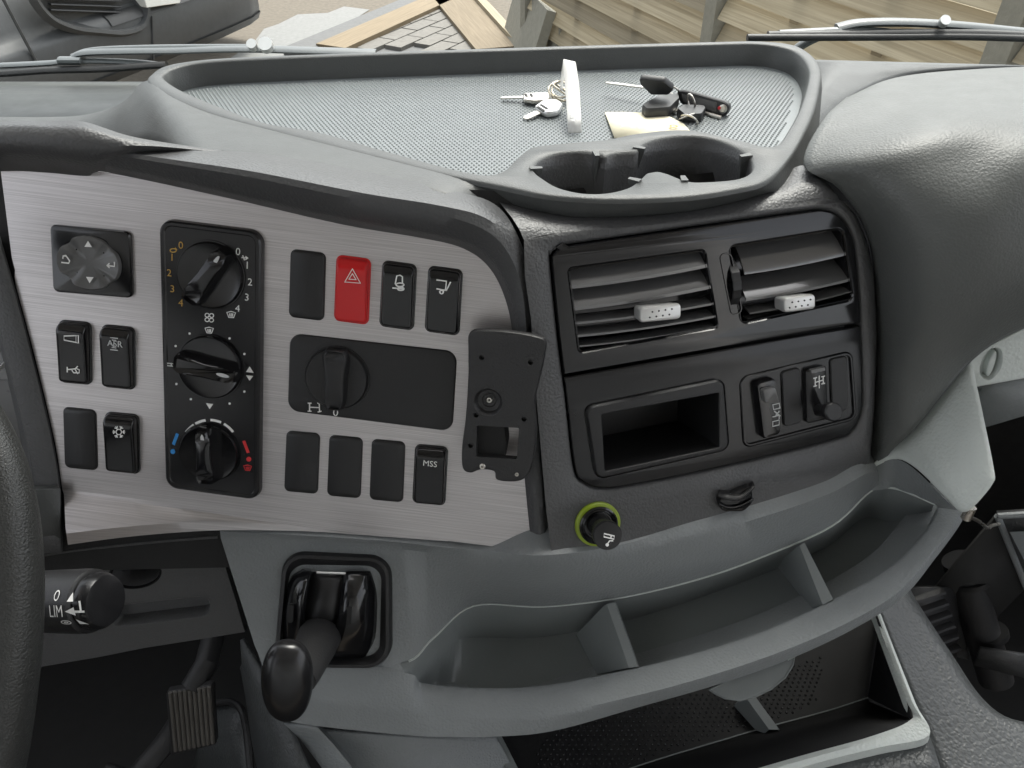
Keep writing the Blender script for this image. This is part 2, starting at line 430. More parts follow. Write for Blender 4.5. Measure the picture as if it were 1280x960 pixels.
# rows of small raised dashes on the tray mat
poly2 = [(p.x, p.y) for p in shrink(it, .009)]
def inside(x, y, P):
    c = False; j = len(P) - 1
    for i in range(len(P)):
        if (P[i][1] > y) != (P[j][1] > y) and x < (P[j][0] - P[i][0]) * (y - P[i][1]) / (P[j][1] - P[i][1]) + P[i][0]: c = not c
        j = i
    return c
mb = MB(); xs = [p[0] for p in poly2]; ys = [p[1] for p in poly2]
yy = min(ys); row = 0; zf = CAM.z + ZF
while yy < max(ys):
    xx = min(xs) + (.0019 if row % 2 else 0)
    while xx < max(xs):
        if inside(xx, yy, poly2):
            a, b = .00115, .0017
            base = [V((xx + a * math.cos(q), yy + b * math.sin(q), zf - .0002)) for q in (0, 1.05, 2.09, 3.14, 4.19, 5.24)]
            top = [V((xx + a * .5 * math.cos(q), yy + b * .5 * math.sin(q), zf + .0008)) for q in (0, 1.05, 2.09, 3.14, 4.19, 5.24)]
            o = len(mb.v); mb.v += base + top
            for k in range(6):
                k2 = (k + 1) % 6; mb.f.append((o + k, o + k2, o + 6 + k2, o + 6 + k))
            mb.f.append(tuple(range(o + 6, o + 12)))
        xx += .0038
    yy += .0036; row += 1
tag(mb.build('anti_slip_dots', 'tray', dash, recalc=False, weld=False, angle=80), kind='stuff')
# cup wells
mb = MB().rings([wellring(ZT - .0012, 0), wellring(ZT - .012, .3), wellring(ZT - .036, .62), wellring(ZT - .040, .75)], cap1=True)
cup = mb.build('cup_holder', 'charcoal', dash, sheet=.001, angle=40)
for x, y, ix, iy, dep in ((668, 211, 1, .15, .006), (745, 192, .1, -1, .030), (797, 185, 1, -.4, .020), (934, 195, -1, -.3, .028), (795, 226, -.7, .5, .004), (855, 225, 0, 1, .004)):
    e = Z(x, y, ZT); d = V((ix, iy, 0)).normalized(); t = V((-d.y, d.x, 0))
    def fr(s_, rad, z): return e + t * s_ + d * rad + V((0, 0, z))
    L1 = [fr(-.0024, -.003, .0012), fr(-.0016, .0055, .0008), fr(-.0012, .005, -.003), fr(-.0006, .001, -dep), fr(-.0006, -.003, -dep)]
    L2 = [fr(.0024, -.003, .0012), fr(.0016, .0055, .0008), fr(.0012, .005, -.003), fr(.0006, .001, -dep), fr(.0006, -.003, -dep)]
    MB().rings([L1, L2], True, True).build('gripping_fin', 'shell', cup, angle=25)

# --- right of the tray, flat top behind the passenger bulge
A = [(1000, 74, -.206), (1012, 92, -.206), (1012, 108, -.207), (1006, 136, -.208), (994, 166, -.209), (976, 198, -.211), (955, 228, -.217)]
B = [(1300, 82, -.212), (1178, 88, -.212), (1119, 99, -.213), (1070, 120, -.214), (1036, 148, -.215), (1010, 190, -.216), (992, 222, -.222)]
a = [ZS(*p) for p in A]; b = [ZS(*p) for p in B]
MB().grid([cr([p.lerp(q, k / 4) for p, q in zip(a, b)], 5) for k in range(5)]).build('dash_top', 'shell', dash, sheet=.003)

# --- passenger bulge
G = [[(1060, 121, .594), (1105, 101, .61), (1150, 92, .625), (1210, 87, .64), (1290, 83, .65), (1420, 80, .66)],
     [(1030, 150, .555), (1090, 132, .56), (1150, 115, .575), (1210, 106, .58), (1290, 99, .585), (1420, 94, .59)],
     [(1006, 206, .527), (1070, 188, .512), (1140, 166, .505), (1210, 150, .507), (1290, 137, .515), (1420, 125, .52)],
     [(1050, 236, .522), (1100, 228, .500), (1150, 215, .489), (1220, 199, .485), (1290, 185, .478), (1420, 170, .48)],
     [(1087, 300, .538), (1125, 298, .505), (1165, 288, .488), (1225, 273, .476), (1290, 258, .472), (1420, 240, .47)],
     [(1097, 400, .560), (1127, 394, .528), (1162, 384, .508), (1225, 360, .492), (1290, 340, .485), (1420, 310, .48)],
     [(1093, 500, .583), (1117, 482, .553), (1152, 456, .533), (1217, 418, .515), (1290, 385, .505), (1420, 345, .50)],
     [(1087, 585, .600), (1110, 566, .575), (1146, 534, .556), (1216, 450, .535), (1290, 406, .52), (1420, 360, .515)]]
gr = [cr([W(*p) for p in r_], 6) for r_ in G]
gr = list(zip(*[cr(list(col), 6) for col in zip(*gr)]))
edge = [p + (p - CAM).normalized() * .03 + V((.004, 0, 0)) for p in [r_[0] for r_ in gr]]
mb = MB().grid([[p + V((0, .012, -.035)) for p in gr[0]]] + [list(r_) for r_ in gr]); mb.grid([[r_[0] for r_ in gr], [r_[0] + V((-.001, 0, 0)) + (r_[0] - CAM).normalized() * .004 for r_ in gr], edge])
pb = mb.build('passenger_dash_pad', 'pass', dash, sheet=.004, angle=60)
tag(pb, 'large curved grey grained pad on the passenger side')

# --- cluster hood roll at far left
rows = [[(-140, 165, .03), (0, 152, .026), (60, 152, .026), (104, 152, .024), (155, 168, .016), (200, 177, .006), (292, 190, -.016)],
        [(-140, 172, .036), (0, 160, .033), (60, 161, .033), (106, 164, .032), (152, 174, .026), (200, 180, .012), (292, 191, -.016)],
        [(-140, 185, .038), (0, 175, .036), (60, 177, .036), (108, 182, .034), (150, 182, .028), (200, 183, .014), (292, 192, -.016)],
        [(-140, 197, .034), (0, 188, .033), (60, 190, .033), (112, 197, .03), (146, 192, .026), (200, 187, .012), (292, 193, -.017)],
        [(-140, 204, .026), (0, 193, .026), (60, 197, .025), (112, 203, .022), (138, 199, .02), (200, 190, .006), (292, 194, -.018)],
        [(-140, 222, .006), (0, 214, .006), (60, 216, .006), (108, 220, .005), (124, 214, .006), (200, 194, -.004), (292, 195, -.02)]]
MB().grid([cr([PLL.at(*p) for p in r_], 6) for r_ in rows]).build('instrument_hood', 'charcoal', dash, sheet=.002, angle=60)
# --- hood over the brushed panel, running down as the trim strip between the two fascias
inner = [(122, 213), (200, 229), (300, 251), (430, 281), (530, 298), (580, 311), (612, 335), (632, 375), (642, 425), (649, 500), (656, 600), (665, 690)]
mide = [(128, 205), (204, 220), (305, 243), (437, 272), (540, 290), (592, 304), (622, 328), (642, 370), (651, 425), (658, 500), (665, 600), (672, 692)]
crs = [(140, 193), (212, 205), (315, 222), (450, 250), (548, 268), (603, 286), (634, 314), (652, 360), (659, 425), (665, 500), (671, 600), (677, 694)]
top1 = [(150, 190), (220, 200), (320, 215), (452, 241), (550, 257), (606, 272), (640, 302), (657, 352), (664, 425), (670, 500), (677, 600), (683, 694)]
top2 = [(165, 187), (240, 188), (330, 192), (455, 214), (560, 237), (618, 255), (648, 296), (662, 348), (669, 425), (676, 500), (683, 600), (690, 694)]
hs = [[.001] * 12, [.014] * 5 + [.013, .012, .010, .008, .006, .005, .004], [.022] * 5 + [.02, .017, .014, .011, .008, .006, .005], [.021] * 5 + [.018, .015, .012, .009, .007, .005, .004], None]
rows = []
for pts, hh in zip((inner, mide, crs, top1), hs): rows.append([PLL.at(x, y, h) for (x, y), h in zip(pts, hh)])
r4 = []
for i, (x, y) in enumerate(top2):
    if i < 6: r4.append(Z(x, y, rows[3][i].z - CAM.z + (-.004, -.002, -.002, -.001, -.001, -.002)[i]))
    else: r4.append(PLL.at(x, y, (.012, .006, .002, -.001, -.002, -.002)[i - 6]))
rows.append(r4)
rows.append([p + (p - CAM).normalized() * .02 + V((0, 0, -.006)) for p in r4])
hood = MB().grid([cr(r_, 6) for r_ in rows]).build('panel_hood', 'charcoal', dash, sheet=.002, angle=45)
tag(hood, 'grained hood curving over and down the right side of the metal panel')

# outer skirt of the tray: falls to the dash behind, becomes the front lip
OB = {0: (165, 124, -.215), 16: (964, 238, -.222), 17: (915, 248, -.224), 18: (860, 258, -.225), 19: (797, 264, -.226), 20: (745, 267, -.227), 21: (712, 267, -.227),
      22: (678, 262, -.226), 23: (645, 256, -.225), 24: (615, 250, -.224), 25: (560, 238, -.222), 26: (500, 222, -.220), 27: (400, 200, -.216), 28: (340, 185, -.213), 29: (262, 168, -.212), 30: (200, 142, -.213)}
hc = cr(r4[:6], 8)                                         # back edge of the panel hood
def hood_pt(x):
    q = min(hc, key=lambda p: abs((p - CAM).dot(RT) / (p - CAM).dot(FW) * F + 640 - x)); return q + V((0, -.010, -.004))
OB2 = {}
ob = []
for i, (x, y) in enumerate(OT):
    p = Z(x, y, ZT)
    if 16 <= i <= 24:                                      # near-vertical lip at the front
        r_ = ray(x, y); d0 = (p - CAM).length / r_.length; ob.append(W(OB[i][0], OB[i][1], d0 + .009))
    elif i in OB2: ob.append(OB2[i])
    elif i > 24 or i == 0: ob.append(p + V((0, .004, -.012)))
    else:
        q = Z(x, y, ZT); c = V((0.05, .58, 0)); dv = V((q.x - c.x, q.y - c.y, 0)).normalized()
        ob.append(V((q.x, q.y, CAM.z + ZT - .03)) + dv * .012)
obc = cr(ob, 5, True)
mid = [a.lerp(b, .5) + V((0, 0, .0005)) for a, b in zip(drop(ot, ZT - .003), obc)]
mb = MB().rings([drop(ot, ZT - .003), mid, obc, [p + V((0, .012, -.012)) for p in obc]])
mb.build('tray_skirt', 'shell', dash, angle=60)
# --- left shoulder, from the windscreen edge along the tray rim, bridging to the hood
A = [(-140, 150, -.245), (0, 150, -.245), (60, 150, -.245), (101, 148, -.24), (139, 139, -.225), (165, 124, -.21), (184, 105, -.2005), (214, 124, -.2), (262, 145, -.2), (337, 166, -.2), (400, 182, -.2), (500, 207, -.2), (560, 222, -.2), (606, 232, -.2)]
B = [(-140, 175, -.245), (0, 175, -.245), (60, 177, -.244), (101, 180, -.24), (140, 183, -.235), (170, 184, -.224), (200, 187, -.212)]
a = [ZS(*p) for p in A]; b = [ZS(*p) for p in B] + [hood_pt(240) + V((0, .01, -.006)), hood_pt(290) + V((0, 0, -.002))] + [hood_pt(x) for x in (340, 405, 500, 565)] + [hood_pt(612) + V((0, .02, -.016))]
rows = [cr([p.lerp(q, k / 5) + V((0, 0, .004 * math.sin(math.pi * k / 5))) * (1 if i < 7 else .35) for i, (p, q) in enumerate(zip(a, b))], 5) for k in range(6)]
MB().grid([cr([p + V((0, .01, -.03)) for p in a], 5)] + rows).build('dash_shoulder', 'shell', dash, sheet=.003, angle=60)
# --- brushed metal panel
top_e = cr([V(p) for p in [(-160, 205), (0, 207), (120, 214), (200, 228), (300, 250), (430, 280), (530, 297), (582, 310), (614, 335), (634, 375), (644, 425), (650, 500), (657, 600), (666, 689)]], 4)
bot_e = [(560, 676), (450, 667), (400, 661), (340, 652), (260, 638), (200, 628), (140, 619), (78, 612)]
left_e = cr([V(p) for p in [(78, 612), (70, 560), (58, 505), (40, 432), (20, 358), (0, 290), (-160, 0)]], 4)[1:-5]
outl = [PLL.at(p[0], p[1]) for p in top_e] + [PLL.at(*p) for p in bot_e] + [PLL.at(p[0], p[1]) for p in left_e] + [PLL.at(-20, 240)]
outl = [PLL.at(p[0], p[1]) for p in top_e[4:]] + [PLL.at(*p) for p in bot_e] + [PLL.at(p[0], p[1]) for p in left_e]
mb = MB().poly(outl)
ed = [p - PLL.n * .002 for p in outl]; mb.rings([outl, ed])
xs_ = [(78, 612), (140, 619), (200, 628), (260, 638), (340, 652), (400, 661), (450, 667), (560, 676)]
e1 = [(80, 618), (141, 625), (201, 633), (261, 641), (340, 653), (400, 661.5), (450, 667.1), (560, 676.1)]
e2 = [(82, 661), (141, 656), (201, 651), (265, 650), (340, 655), (400, 662), (450, 667.3), (560, 676.2)]
e3 = [(83, 667), (142, 660), (202, 655), (266, 653), (340, 656), (400, 662.5), (450, 667.5), (560, 676.3)]
e4 = [(85, 681), (143, 673), (203, 667), (270, 663), (340, 663), (400, 665), (450, 668.5), (560, 676.5)]
hh = [(0,) * 8, (.001, .0008, .0006, .0003, 0, 0, 0, 0), (.0155, .0125, .009, .004, .0005, 0, 0, 0), (.0165, .0135, .0098, .0045, .0006, 0, 0, 0), (.013, .011, .008, .004, .001, 0, 0, 0)]
mb.grid([cr([PLL.at(x, y, h) for (x, y), h in zip(e, q)], 5) for e, q in zip((xs_, e1, e2, e3, e4), hh)])
bp_ = mb.build('brushed_panel', 'brushed', dash, uvpl=PLL, angle=30)
tag(bp_, 'brushed silver metal switch panel')
# dark backing under the panels so that seams read as dark gaps
mb = MB().poly([PLL.at(x, y, -.012) for x, y in [(-200, 190), (640, 240), (690, 300), (705, 700), (-200, 720)]])
mb.poly([PLR.at(x, y, -.075) for x, y in [(600, 250), (1020, 200), (1120, 240), (1120, 640), (660, 720)]])
mb.build('inner_frame', 'dark', dash, smooth=False)

# --- instrument cluster at the far left edge
pts = cr([V(p) for p in [(0, 292), (20, 360), (40, 434), (58, 507), (70, 562), (77, 612), (80, 690)]], 4)
rows = [[PLL.at(p[0] - 1, p[1], .000) for p in pts], [PLL.at(p[0] - 4, p[1], .003) for p in pts], [PLL.at(p[0] - 12, p[1] + 1, .005) for p in pts],
        [PLL.at(p[0] - 34, p[1] + 3, .004) for p in pts], [PLL.at(p[0] - 40, p[1] + 4, -.010) for p in pts]]
cl = MB().grid(rows).build('cluster_surround', 'charcoal', dash, sheet=.002)
mb = MB().poly([PLL.at(x, y, -.010) for x, y in [(-160, 300), (0, 300), (30, 400), (50, 600), (50, 700), (-160, 700)]])
mb.build('gauge_face', 'lcd', dash, smooth=False)
gp = MB()
for r_ in (.046, .0445): pass
cg = PLL.uv(-44, 410, -.008)
gp.rings([[PLL.P(q, -.008) for q in circ(cg, .0365, 40)], [PLL.P(q, -.006) for q in circ(cg, .035, 40)], [PLL.P(q, -.0085) for q in circ(cg, .0335, 40)]])
gp.build('gauge_ring', 'silver', dash)
g2 = MB()
for k in range(-6, 7):
    a_ = R(k * 9); p0 = cg + V((math.cos(a_), math.sin(a_))) * .0325; p1 = cg + V((math.cos(a_), math.sin(a_))) * (.028 if k % 2 == 0 else .030)
    t_ = V((-math.sin(a_), math.cos(a_))) * .0005
    g2.add([PLL.P(p0 + t_, -.0085), PLL.P(p0 - t_, -.0085), PLL.P(p1 - t_, -.0085), PLL.P(p1 + t_, -.0085)], [(0, 1, 2, 3)])
prt(g2, 'gauge_marks', 'white', dash)
mb = button(MB(), PLL, roundpoly(uvq(PLL, [(-30, 438), (18, 440), (24, 476), (-30, 474)], -.008), .002), [(0, -.0098), (0, -.0086), (.0004, -.0082)])
mb.build('trip_display', 'mirror', dash)
mb = MB().grid([[PLL.at(x, 606, .004) for x in (30, 50, 72)], [PLL.at(x, 612, .010) for x in (30, 50, 74)], [PLL.at(x, 662, .008) for x in (30, 50, 75)], [PLL.at(x, 690, -.004) for x in (30, 50, 77)]])
mb.build('lower_block', 'shell', dash, sheet=.002)

# --- rocker switches and blanks on the metal panel
def rocker(pl, q, mat='gloss', blank=False, h0=0, r=.0035, tall=.0078, name=None, label=None):
    base = roundpoly(uvq(pl, q, h0), r, 5)
    d = roundpoly(uvq(pl, q, h0), r, 5, dens=.002)
    c = sum(d, V((0, 0))) / len(d); v0 = min(p[1] for p in d); v1 = max(p[1] for p in d)
    mb = MB()
    if blank:
        button(mb, pl, d, [(-.0006, h0 - .001), (-.0006, h0 + .0004), (0, h0 + .0006), (.0002, h0 + .0016), (.0009, h0 + .0021)])
        o = mb.build(name or 'blank_plate', 'matte', dash)
    else:
        def H(v):
            t = (v - v0) / (v1 - v0)
            if t > .86: return h0 + tall * (1.0 - (t - .86) / .14 * .42)
            return h0 + tall * (.62 + .38 * (t / .86) ** 1.3)
        rs = [[pl.P(p, h0 - .001) for p in inset(d, -.0007)], [pl.P(p, h0 + .0009) for p in inset(d, -.0007)], [pl.P(p, h0 + .0012) for p in inset(d, -.0001)],
              [pl.P(p, h0 + .0012) for p in inset(d, .0004)]]
        for ins, k in ((.0006, .72), (.0011, .93), (.0018, 1.0), (.003, 1.0)):
            qd = inset(d, ins); rs.append([pl.P(p, h0 + (H(p[1]) - h0) * k) for p in qd])
        last = inset(d, .003)
        for s_ in (.75, .5, .25, .04):
            rs.append([pl.P(c + V(((p[0] - c[0]) * s_, (p[1] - c[1]))), H(p[1])) for p in last])
        mb.rings(rs, cap1=True)
        o = mb.build(name or 'rocker_switch', mat, dash, angle=50)
    if label: tag(o, label)
    return o
def SW(cx, cy, w_, h_, sl=.12, lean=-.03):                 # skewed switch rectangle in pixels
    return [(cx - w_ / 2 - lean * h_ / 2, cy - h_ / 2 - sl * w_ / 2), (cx + w_ / 2 - lean * h_ / 2, cy - h_ / 2 + sl * w_ / 2),
            (cx + w_ / 2 + lean * h_ / 2, cy + h_ / 2 + sl * w_ / 2), (cx - w_ / 2 + lean * h_ / 2, cy + h_ / 2 - sl * w_ / 2)]
HI = .0081                                                 # print height over the switches
rocker(PLL, SW(384.5, 356, 42, 83), blank=True)
hz = rocker(PLL, SW(441, 362, 41, 80, .13, -.04), 'red', label='red hazard warning switch')
tri = lambda s_: [(440.5, 345 - 11 * s_ + 2), (440.5 + 10 * s_, 345 + 8 * s_ + 1), (440.5 - 9.5 * s_, 345 + 6.5 * s_ + 1), (440.5, 345 - 11 * s_ + 2)]
prt(strokes(PLL, HI, [tri(1.0), tri(.45)], 1.7), 'warning_triangle', 'white', hz)
s3 = rocker(PLL, SW(498, 369, 41, 80, .13, -.05), label='black rocker switch with a seat air symbol')
mb = strokes(PLL, HI, [[(494, 355), (496, 345), (500, 344), (503, 346), (503, 354)], [(491, 360), (504, 361)], ell(500, 356, 5, 2.2), ell(501, 361, 4, 2)], 1.6)
prt(mb, 'switch_symbol', 'white', s3)
s4 = rocker(PLL, SW(555, 375.5, 41, 80, .13, -.06), label='black rocker switch with a tail lift symbol')
mb = strokes(PLL, HI, [[(546, 350), (558, 351.5), (557, 362)], [(546, 361), (558, 363), (563, 353)], ell(552, 365, 2.2)], 1.7)
prt(mb, 'switch_symbol', 'white', s4)
s5 = rocker(PLL, SW(95, 440, 38, 76, .09, .015), label='black horn selector switch')
mb = strokes(PLL, HI, [[(80, 420), (80, 425), (95, 428), (95, 419.5), (80, 420)], [(95, 420), (98, 419), (98, 429), (95, 428)]], 1.6)
mb = strokes(PLL, HI * .8, [[(84, 459), (84, 465)], [(84, 462), (94, 461), (97, 458)], [(94, 462), (97, 467)], [(90, 463), (92, 466), (99, 466), (99, 462), (96, 461)]], 1.5, mb)
prt(mb, 'switch_symbol', 'white', s5)
s6 = rocker(PLL, SW(149, 446, 39, 76, .10, .01), label='black traction control switch')
mb = text(PLL, HI, 'ASR', 143.5, 430, 7.5, bold=.01)
mb = strokes(PLL, HI, [[(138, 422), (147, 423)], [(140, 425), (145, 425.5)], [(142.5, 425), (142, 435)], [(138, 437), (147, 438)], [(140, 434.5), (145, 435)]], 1.3, mb)
prt(mb, 'switch_symbol', 'grey_print', s6)
rocker(PLL, SW(101, 548, 39, 74, .10, .03), blank=True)
s7 = rocker(PLL, SW(154, 553, 40, 72, .10, .02), label='black air conditioning switch with a snowflake')
mb = strokes(PLL, HI, [[(148.5 + 7.5 * math.cos(R(60 * k)), 540 + 7.5 * math.sin(R(60 * k))), (148.5 + 3 * math.cos(R(60 * k)), 540 + 3 * math.sin(R(60 * k)))] for k in range(6)] + [ell(148.5, 540, 3.4)]
             + [[(148.5 + 7 * math.cos(R(60 * k + 16)), 540 + 7 * math.sin(R(60 * k + 16))), (148.5 + 5 * math.cos(R(60 * k)), 540 + 5 * math.sin(R(60 * k))), (148.5 + 7 * math.cos(R(60 * k - 16)), 540 + 7 * math.sin(R(60 * k - 16)))] for k in range(6)], 1.3)
prt(mb, 'switch_symbol', 'white', s7)
for cx, cy in ((378, 577.5), (431.5, 583), (484.5, 588)): rocker(PLL, SW(cx, cy, 40, 74, .09, -.04), blank=True)
s8 = rocker(PLL, SW(538, 593, 39, 71, .09, -.05), label='black rocker switch marked MSS')
prt(text(PLL, HI, 'MSS', 537.5, 580, 7.5), 'switch_lettering', 'white', s8)

# --- mirror adjuster
q = roundpoly(uvq(PLL, [(65, 280), (165, 289), (168, 372), (69, 364)]), .004, 5)
mb = button(MB(), PLL, q, [(0, -.001), (0, .002), (.0008, .003), (.002, .0032)], cap1=True)
ma = mb.build('mirror_adjuster', 'gloss', dash, angle=30); tag(ma, 'glossy black mirror adjuster with a round joystick pad')
cj = PLL.uv(110, 329, .006); pr = []
def joy(sc, hgt):
    o = []
    for k in range(64):
        a_ = 2 * math.pi * k / 64; f = 1 - .07 * (math.cos(4 * a_ - math.pi) > .55) * (math.cos(4 * a_ - math.pi) - .55) / .45
        o.append(PLL.P(cj + V((.0212 * sc * f * math.cos(a_), .0178 * sc * f * math.sin(a_))), hgt - .0022 * (f < 1) * (1 - f) / .07 * (sc > .55)))
    return o
mb = MB().rings([joy(1.0, .003), joy(1.0, .0055), joy(.97, .0066), joy(.85, .0062), joy(.65, .0052), joy(.4, .0047), joy(.15, .0045)], cap1=True)
jo = mb.build('joystick_pad', 'mirror', ma, angle=60)
mb = fills(PLL, .0072, [[(110, 301), (115, 309), (105.5, 308.5)], [(112, 354), (117, 346.5), (107.5, 346)]])
strokes(PLL, .0072, [[(79, 320), (82, 319), (87, 326), (86, 329), (77, 328)], [(78.5, 323), (79, 320), (82.5, 320)], [(143, 328), (143, 333), (134, 332)], [(136.5, 329.5), (133.5, 332), (136.5, 334.5)]], 1.7, mb)
prt(mb, 'adjuster_symbols', 'white', ma)

# --- climate panel
q = roundpoly(uvq(PLL, [(201, 273), (329, 289), (326, 624), (209, 608)], .002), .009, 7)
mb = button(MB(), PLL, q, [(-.0004, -.001), (-.0004, .0015), (.0004, .0045), (.0016, .0055), (.0034, .0055), (.0040, .0050)])
cp = mb.build('climate_panel', 'satin', dash, angle=25); tag(cp, 'tall black climate control panel with three rotary knobs')
CH = .0053
mb = MB()
for s_, x, y in (('0', 226, 307), ('1', 215, 322), ('2', 211.5, 341.5), ('3', 215.5, 361.5), ('4', 226, 379)): text(PLL, CH, s_, x, y, 8.5, mb)
strokes(PLL, CH, [ell(216.5, 313, 4, 2.2), [(219, 310), (221, 312)]], 1.2, mb)
prt(mb, 'amber_fan_numerals', 'amber', cp)
mb = MB()
for s_, x, y in (('0', 297.5, 315), ('1', 309, 332), ('2', 312.5, 353), ('3', 308.5, 372), ('4', 297, 386)): text(PLL, CH, s_, x, y, 8.5, mb)
def screen_icon(cx, cy, s_): return [[(cx - 5.5 * s_, cy - 3 * s_), (cx, cy - 4.2 * s_), (cx + 5.5 * s_, cy - 2.6 * s_), (cx + 3 * s_, cy + 3.6 * s_), (cx - 3 * s_, cy + 3.2 * s_), (cx - 5.5 * s_, cy - 3 * s_)],
                                    [(cx - 2 * s_, cy - 1.4 * s_), (cx - 1.6 * s_, cy + 1.8 * s_)], [(cx, cy - 1.6 * s_), (cx, cy + 2 * s_)], [(cx + 2 * s_, cy - 1.4 * s_), (cx + 1.6 * s_, cy + 2 * s_)]]
strokes(PLL, CH, screen_icon(289, 393.5, 1) + screen_icon(261.5, 413, .95), 1.2, mb)
strokes(PLL, CH, [ell(261.5 + dx, 397 + dy, 2.6, 2.4) for dx, dy in ((-2.6, -3), (3, -2.6), (-2.6, 2.6), (2.8, 3.2))], 1.2, mb)
strokes(PLL, CH, [[(302, 322), (309, 322.5)], [(307, 320.5), (310, 322.5), (307, 324.5)], [(303.5, 319.5), (305.5, 325)]], 1.2, mb)
fills(PLL, CH, [disc(x, y, 1.5) for x, y in ((237, 417), (287, 423), (219.5, 432.5), (305.5, 442.5), (220.5, 480), (238.5, 499), (287, 504.5), (305.5, 489.5))], mb)
fills(PLL, CH, [[(312, 458), (317, 466), (307.5, 465)], [(307.5, 469), (316.5, 470), (312, 476)], [(257.5, 504), (266.5, 505), (262, 511.5)]], mb)
strokes(PLL, CH, [[(209, 454), (219, 455), (219, 458), (209, 457), (209, 454)], [(214, 454), (214, 457.5)]], 1.2, mb)
cx, cy = 262, 565
def arc(a0, a1, rx=37.5, ry=40): return [[(cx + rx * math.cos(R(a)), cy + ry * math.sin(R(a))) for a in [a0 + (a1 - a0) * k / 5 for k in range(6)]]]
for a0, a1 in ((-139, -121), (-115, -97), (-85, -67), (-58, -38)): strokes(PLL, CH, arc(a0 - 2, a1 - 2), 3.2, mb)
prt(mb, 'white_climate_symbols', 'white', cp)
mb = strokes(PLL, CH, [[(221.5, 543), (217, 555)]], 4.0); fills(PLL, CH, [disc(216, 564.5, 3.2)], mb)
prt(mb, 'cold_marks', 'blue', cp)
mb = strokes(PLL, CH, [[(305, 552), (310, 565)]], 4.0); fills(PLL, CH, [disc(311, 574, 3.2)], mb); strokes(PLL, CH, screen_icon(309.5, 585, .9), 1.2, mb)
prt(mb, 'hot_marks', 'redprint', cp)
def knob(px, py, rpx, ang, h0=.0053, mark=True, tallk=.012, wk=.0062, name='rotary_knob', lab=None):
    c = PLL.uv(px, py, h0 + .001); r = rpx * .54 / F
    mb = MB()
    pr = [(r + .0012, h0), (r + .0010, h0 + .0009), (r + .0004, h0 + .0009), (r, h0 - .0012), (r, h0 + .002), (r * .96, h0 + .0034), (r * .80, h0 + .0028), (r * .4, h0 + .0022), (r * .05, h0 + .002)]
    mb.rings([[PLL.P(p, hgt) for p in circ(c, rr, 56)] for rr, hgt in pr], cap1=True)
    o = mb.build(name, 'gloss' if mark else 'matte', dash, angle=40)
    if lab: tag(o, lab)
    ca, sa = math.cos(ang), math.sin(ang)
    def loc(a_, b_): return c + V((a_ * ca - b_ * sa, a_ * sa + b_ * ca))
    L0 = r * .985; N = 14; prof = []
    for f, hh_, ww, ll in ((0, .0008, 1.15, 1), (.2, .004, 1.05, 1), (.6, .008, .9, .985), (.85, tallk * .92, .8, .96), (1, tallk, .62, .92)):
        ring = []
        for k in range(N + 1):                             # up one side
            t = -1 + 2 * k / N; ring.append((L0 * ll * t, ww * wk * (1 + .28 * (t < 0) * -t) * (1 - .35 * abs(t) ** 8)))
        for k in range(N + 1):
            t = 1 - 2 * k / N; ring.append((L0 * ll * t, -ww * wk * (1 + .28 * (t < 0) * -t) * (1 - .35 * abs(t) ** 8)))
        prof.append([PLL.P(loc(a_, b_), h0 + hh_ - (.004 * (abs(a_) / L0) ** 3 if f == 1 else 0)) for a_, b_ in ring])
    gb = MB().rings(prof, cap1=True).build('grip_bar', 'gloss' if mark else 'matte', o, angle=50)
    if mark:
        hm = h0 + tallk + .0004 - .0014
        a_, b_ = r * .62, .0011
        mbm = MB().poly([PLL.P(loc(r * .60 + .0046 * math.cos(q), .0013 * math.sin(q)), hm) for q in [2 * math.pi * k / 12 for k in range(12)]])
        prt(mbm, 'pointer_mark', 'grey_print', o)
    return o
knob(263, 344, 39, R(57), lab='upper rotary fan knob turned to the upper right')
knob(262, 459, 39, R(-7), lab='middle rotary air direction knob turned sideways')
knob(261.5, 566, 37, R(94), lab='lower rotary temperature knob pointing straight up')

# --- light switch panel
q = roundpoly(uvq(PLL, [(363, 417), (571, 440), (565, 539), (360, 513)], .001), .008, 7)
mb = button(MB(), PLL, q, [(-.0003, -.001), (-.0003, .0006), (.0004, .0018), (.0012, .0020)])
lp = mb.build('axle_lock_panel', 'matte', dash, angle=25); tag(lp, 'wide matt black panel with a single flat rotary knob')
mb = strokes(PLL, .0024, [[(387, 504), (387, 514)], [(399, 504), (399.5, 515)], [(387, 509), (399, 509.5)], [(385, 504), (389, 504)], [(385, 514), (389, 514)], [(397, 504), (401, 503)], [(397.5, 515), (401.5, 514)]], 1.5)
text(PLL, .0024, '0', 419.5, 516, 10, mb); fills(PLL, .0024, [[(415, 503), (419, 503.5), (419, 510.5), (415, 510)]], mb)
prt(mb, 'panel_symbols', 'white', lp)
knob(421, 473, 38.5, R(-88), h0=.0020, mark=False, tallk=.0095, wk=.0072, lab='flat black axle lock knob')

# --- centre fascia surround (grained)
PR = PLR
fo = [V(p) for p in [(689, 330), (690, 319), (698, 310), (712, 306), (850, 286), (1000, 265), (1030, 263), (1050, 271), (1064, 292), (1070, 320), (1076, 400), (1079, 490), (1076, 520), (1064, 540), (1040, 551),
                     (900, 585), (790, 607), (752, 611), (730, 604), (718, 585), (708, 500), (698, 420)]]
fo_px = [(p[0], p[1]) for p in cr(fo, 4, True)]
so_px = [(622, 300), (655, 300), (700, 291), (800, 282), (900, 268), (980, 255), (1030, 247), (1050, 252), (1066, 270), (1080, 305), (1089, 350), (1092, 420), (1089, 500), (1083, 580), (1040, 600), (960, 627), (860, 655), (760, 683), (690, 694), (683, 640), (676, 560), (668, 470), (664, 400), (656, 345)]
mb = MB()
outer = [PR.at(x, y) for x, y in so_px[1:]]
hole = [PR.at(x, y) for x, y in fo_px]
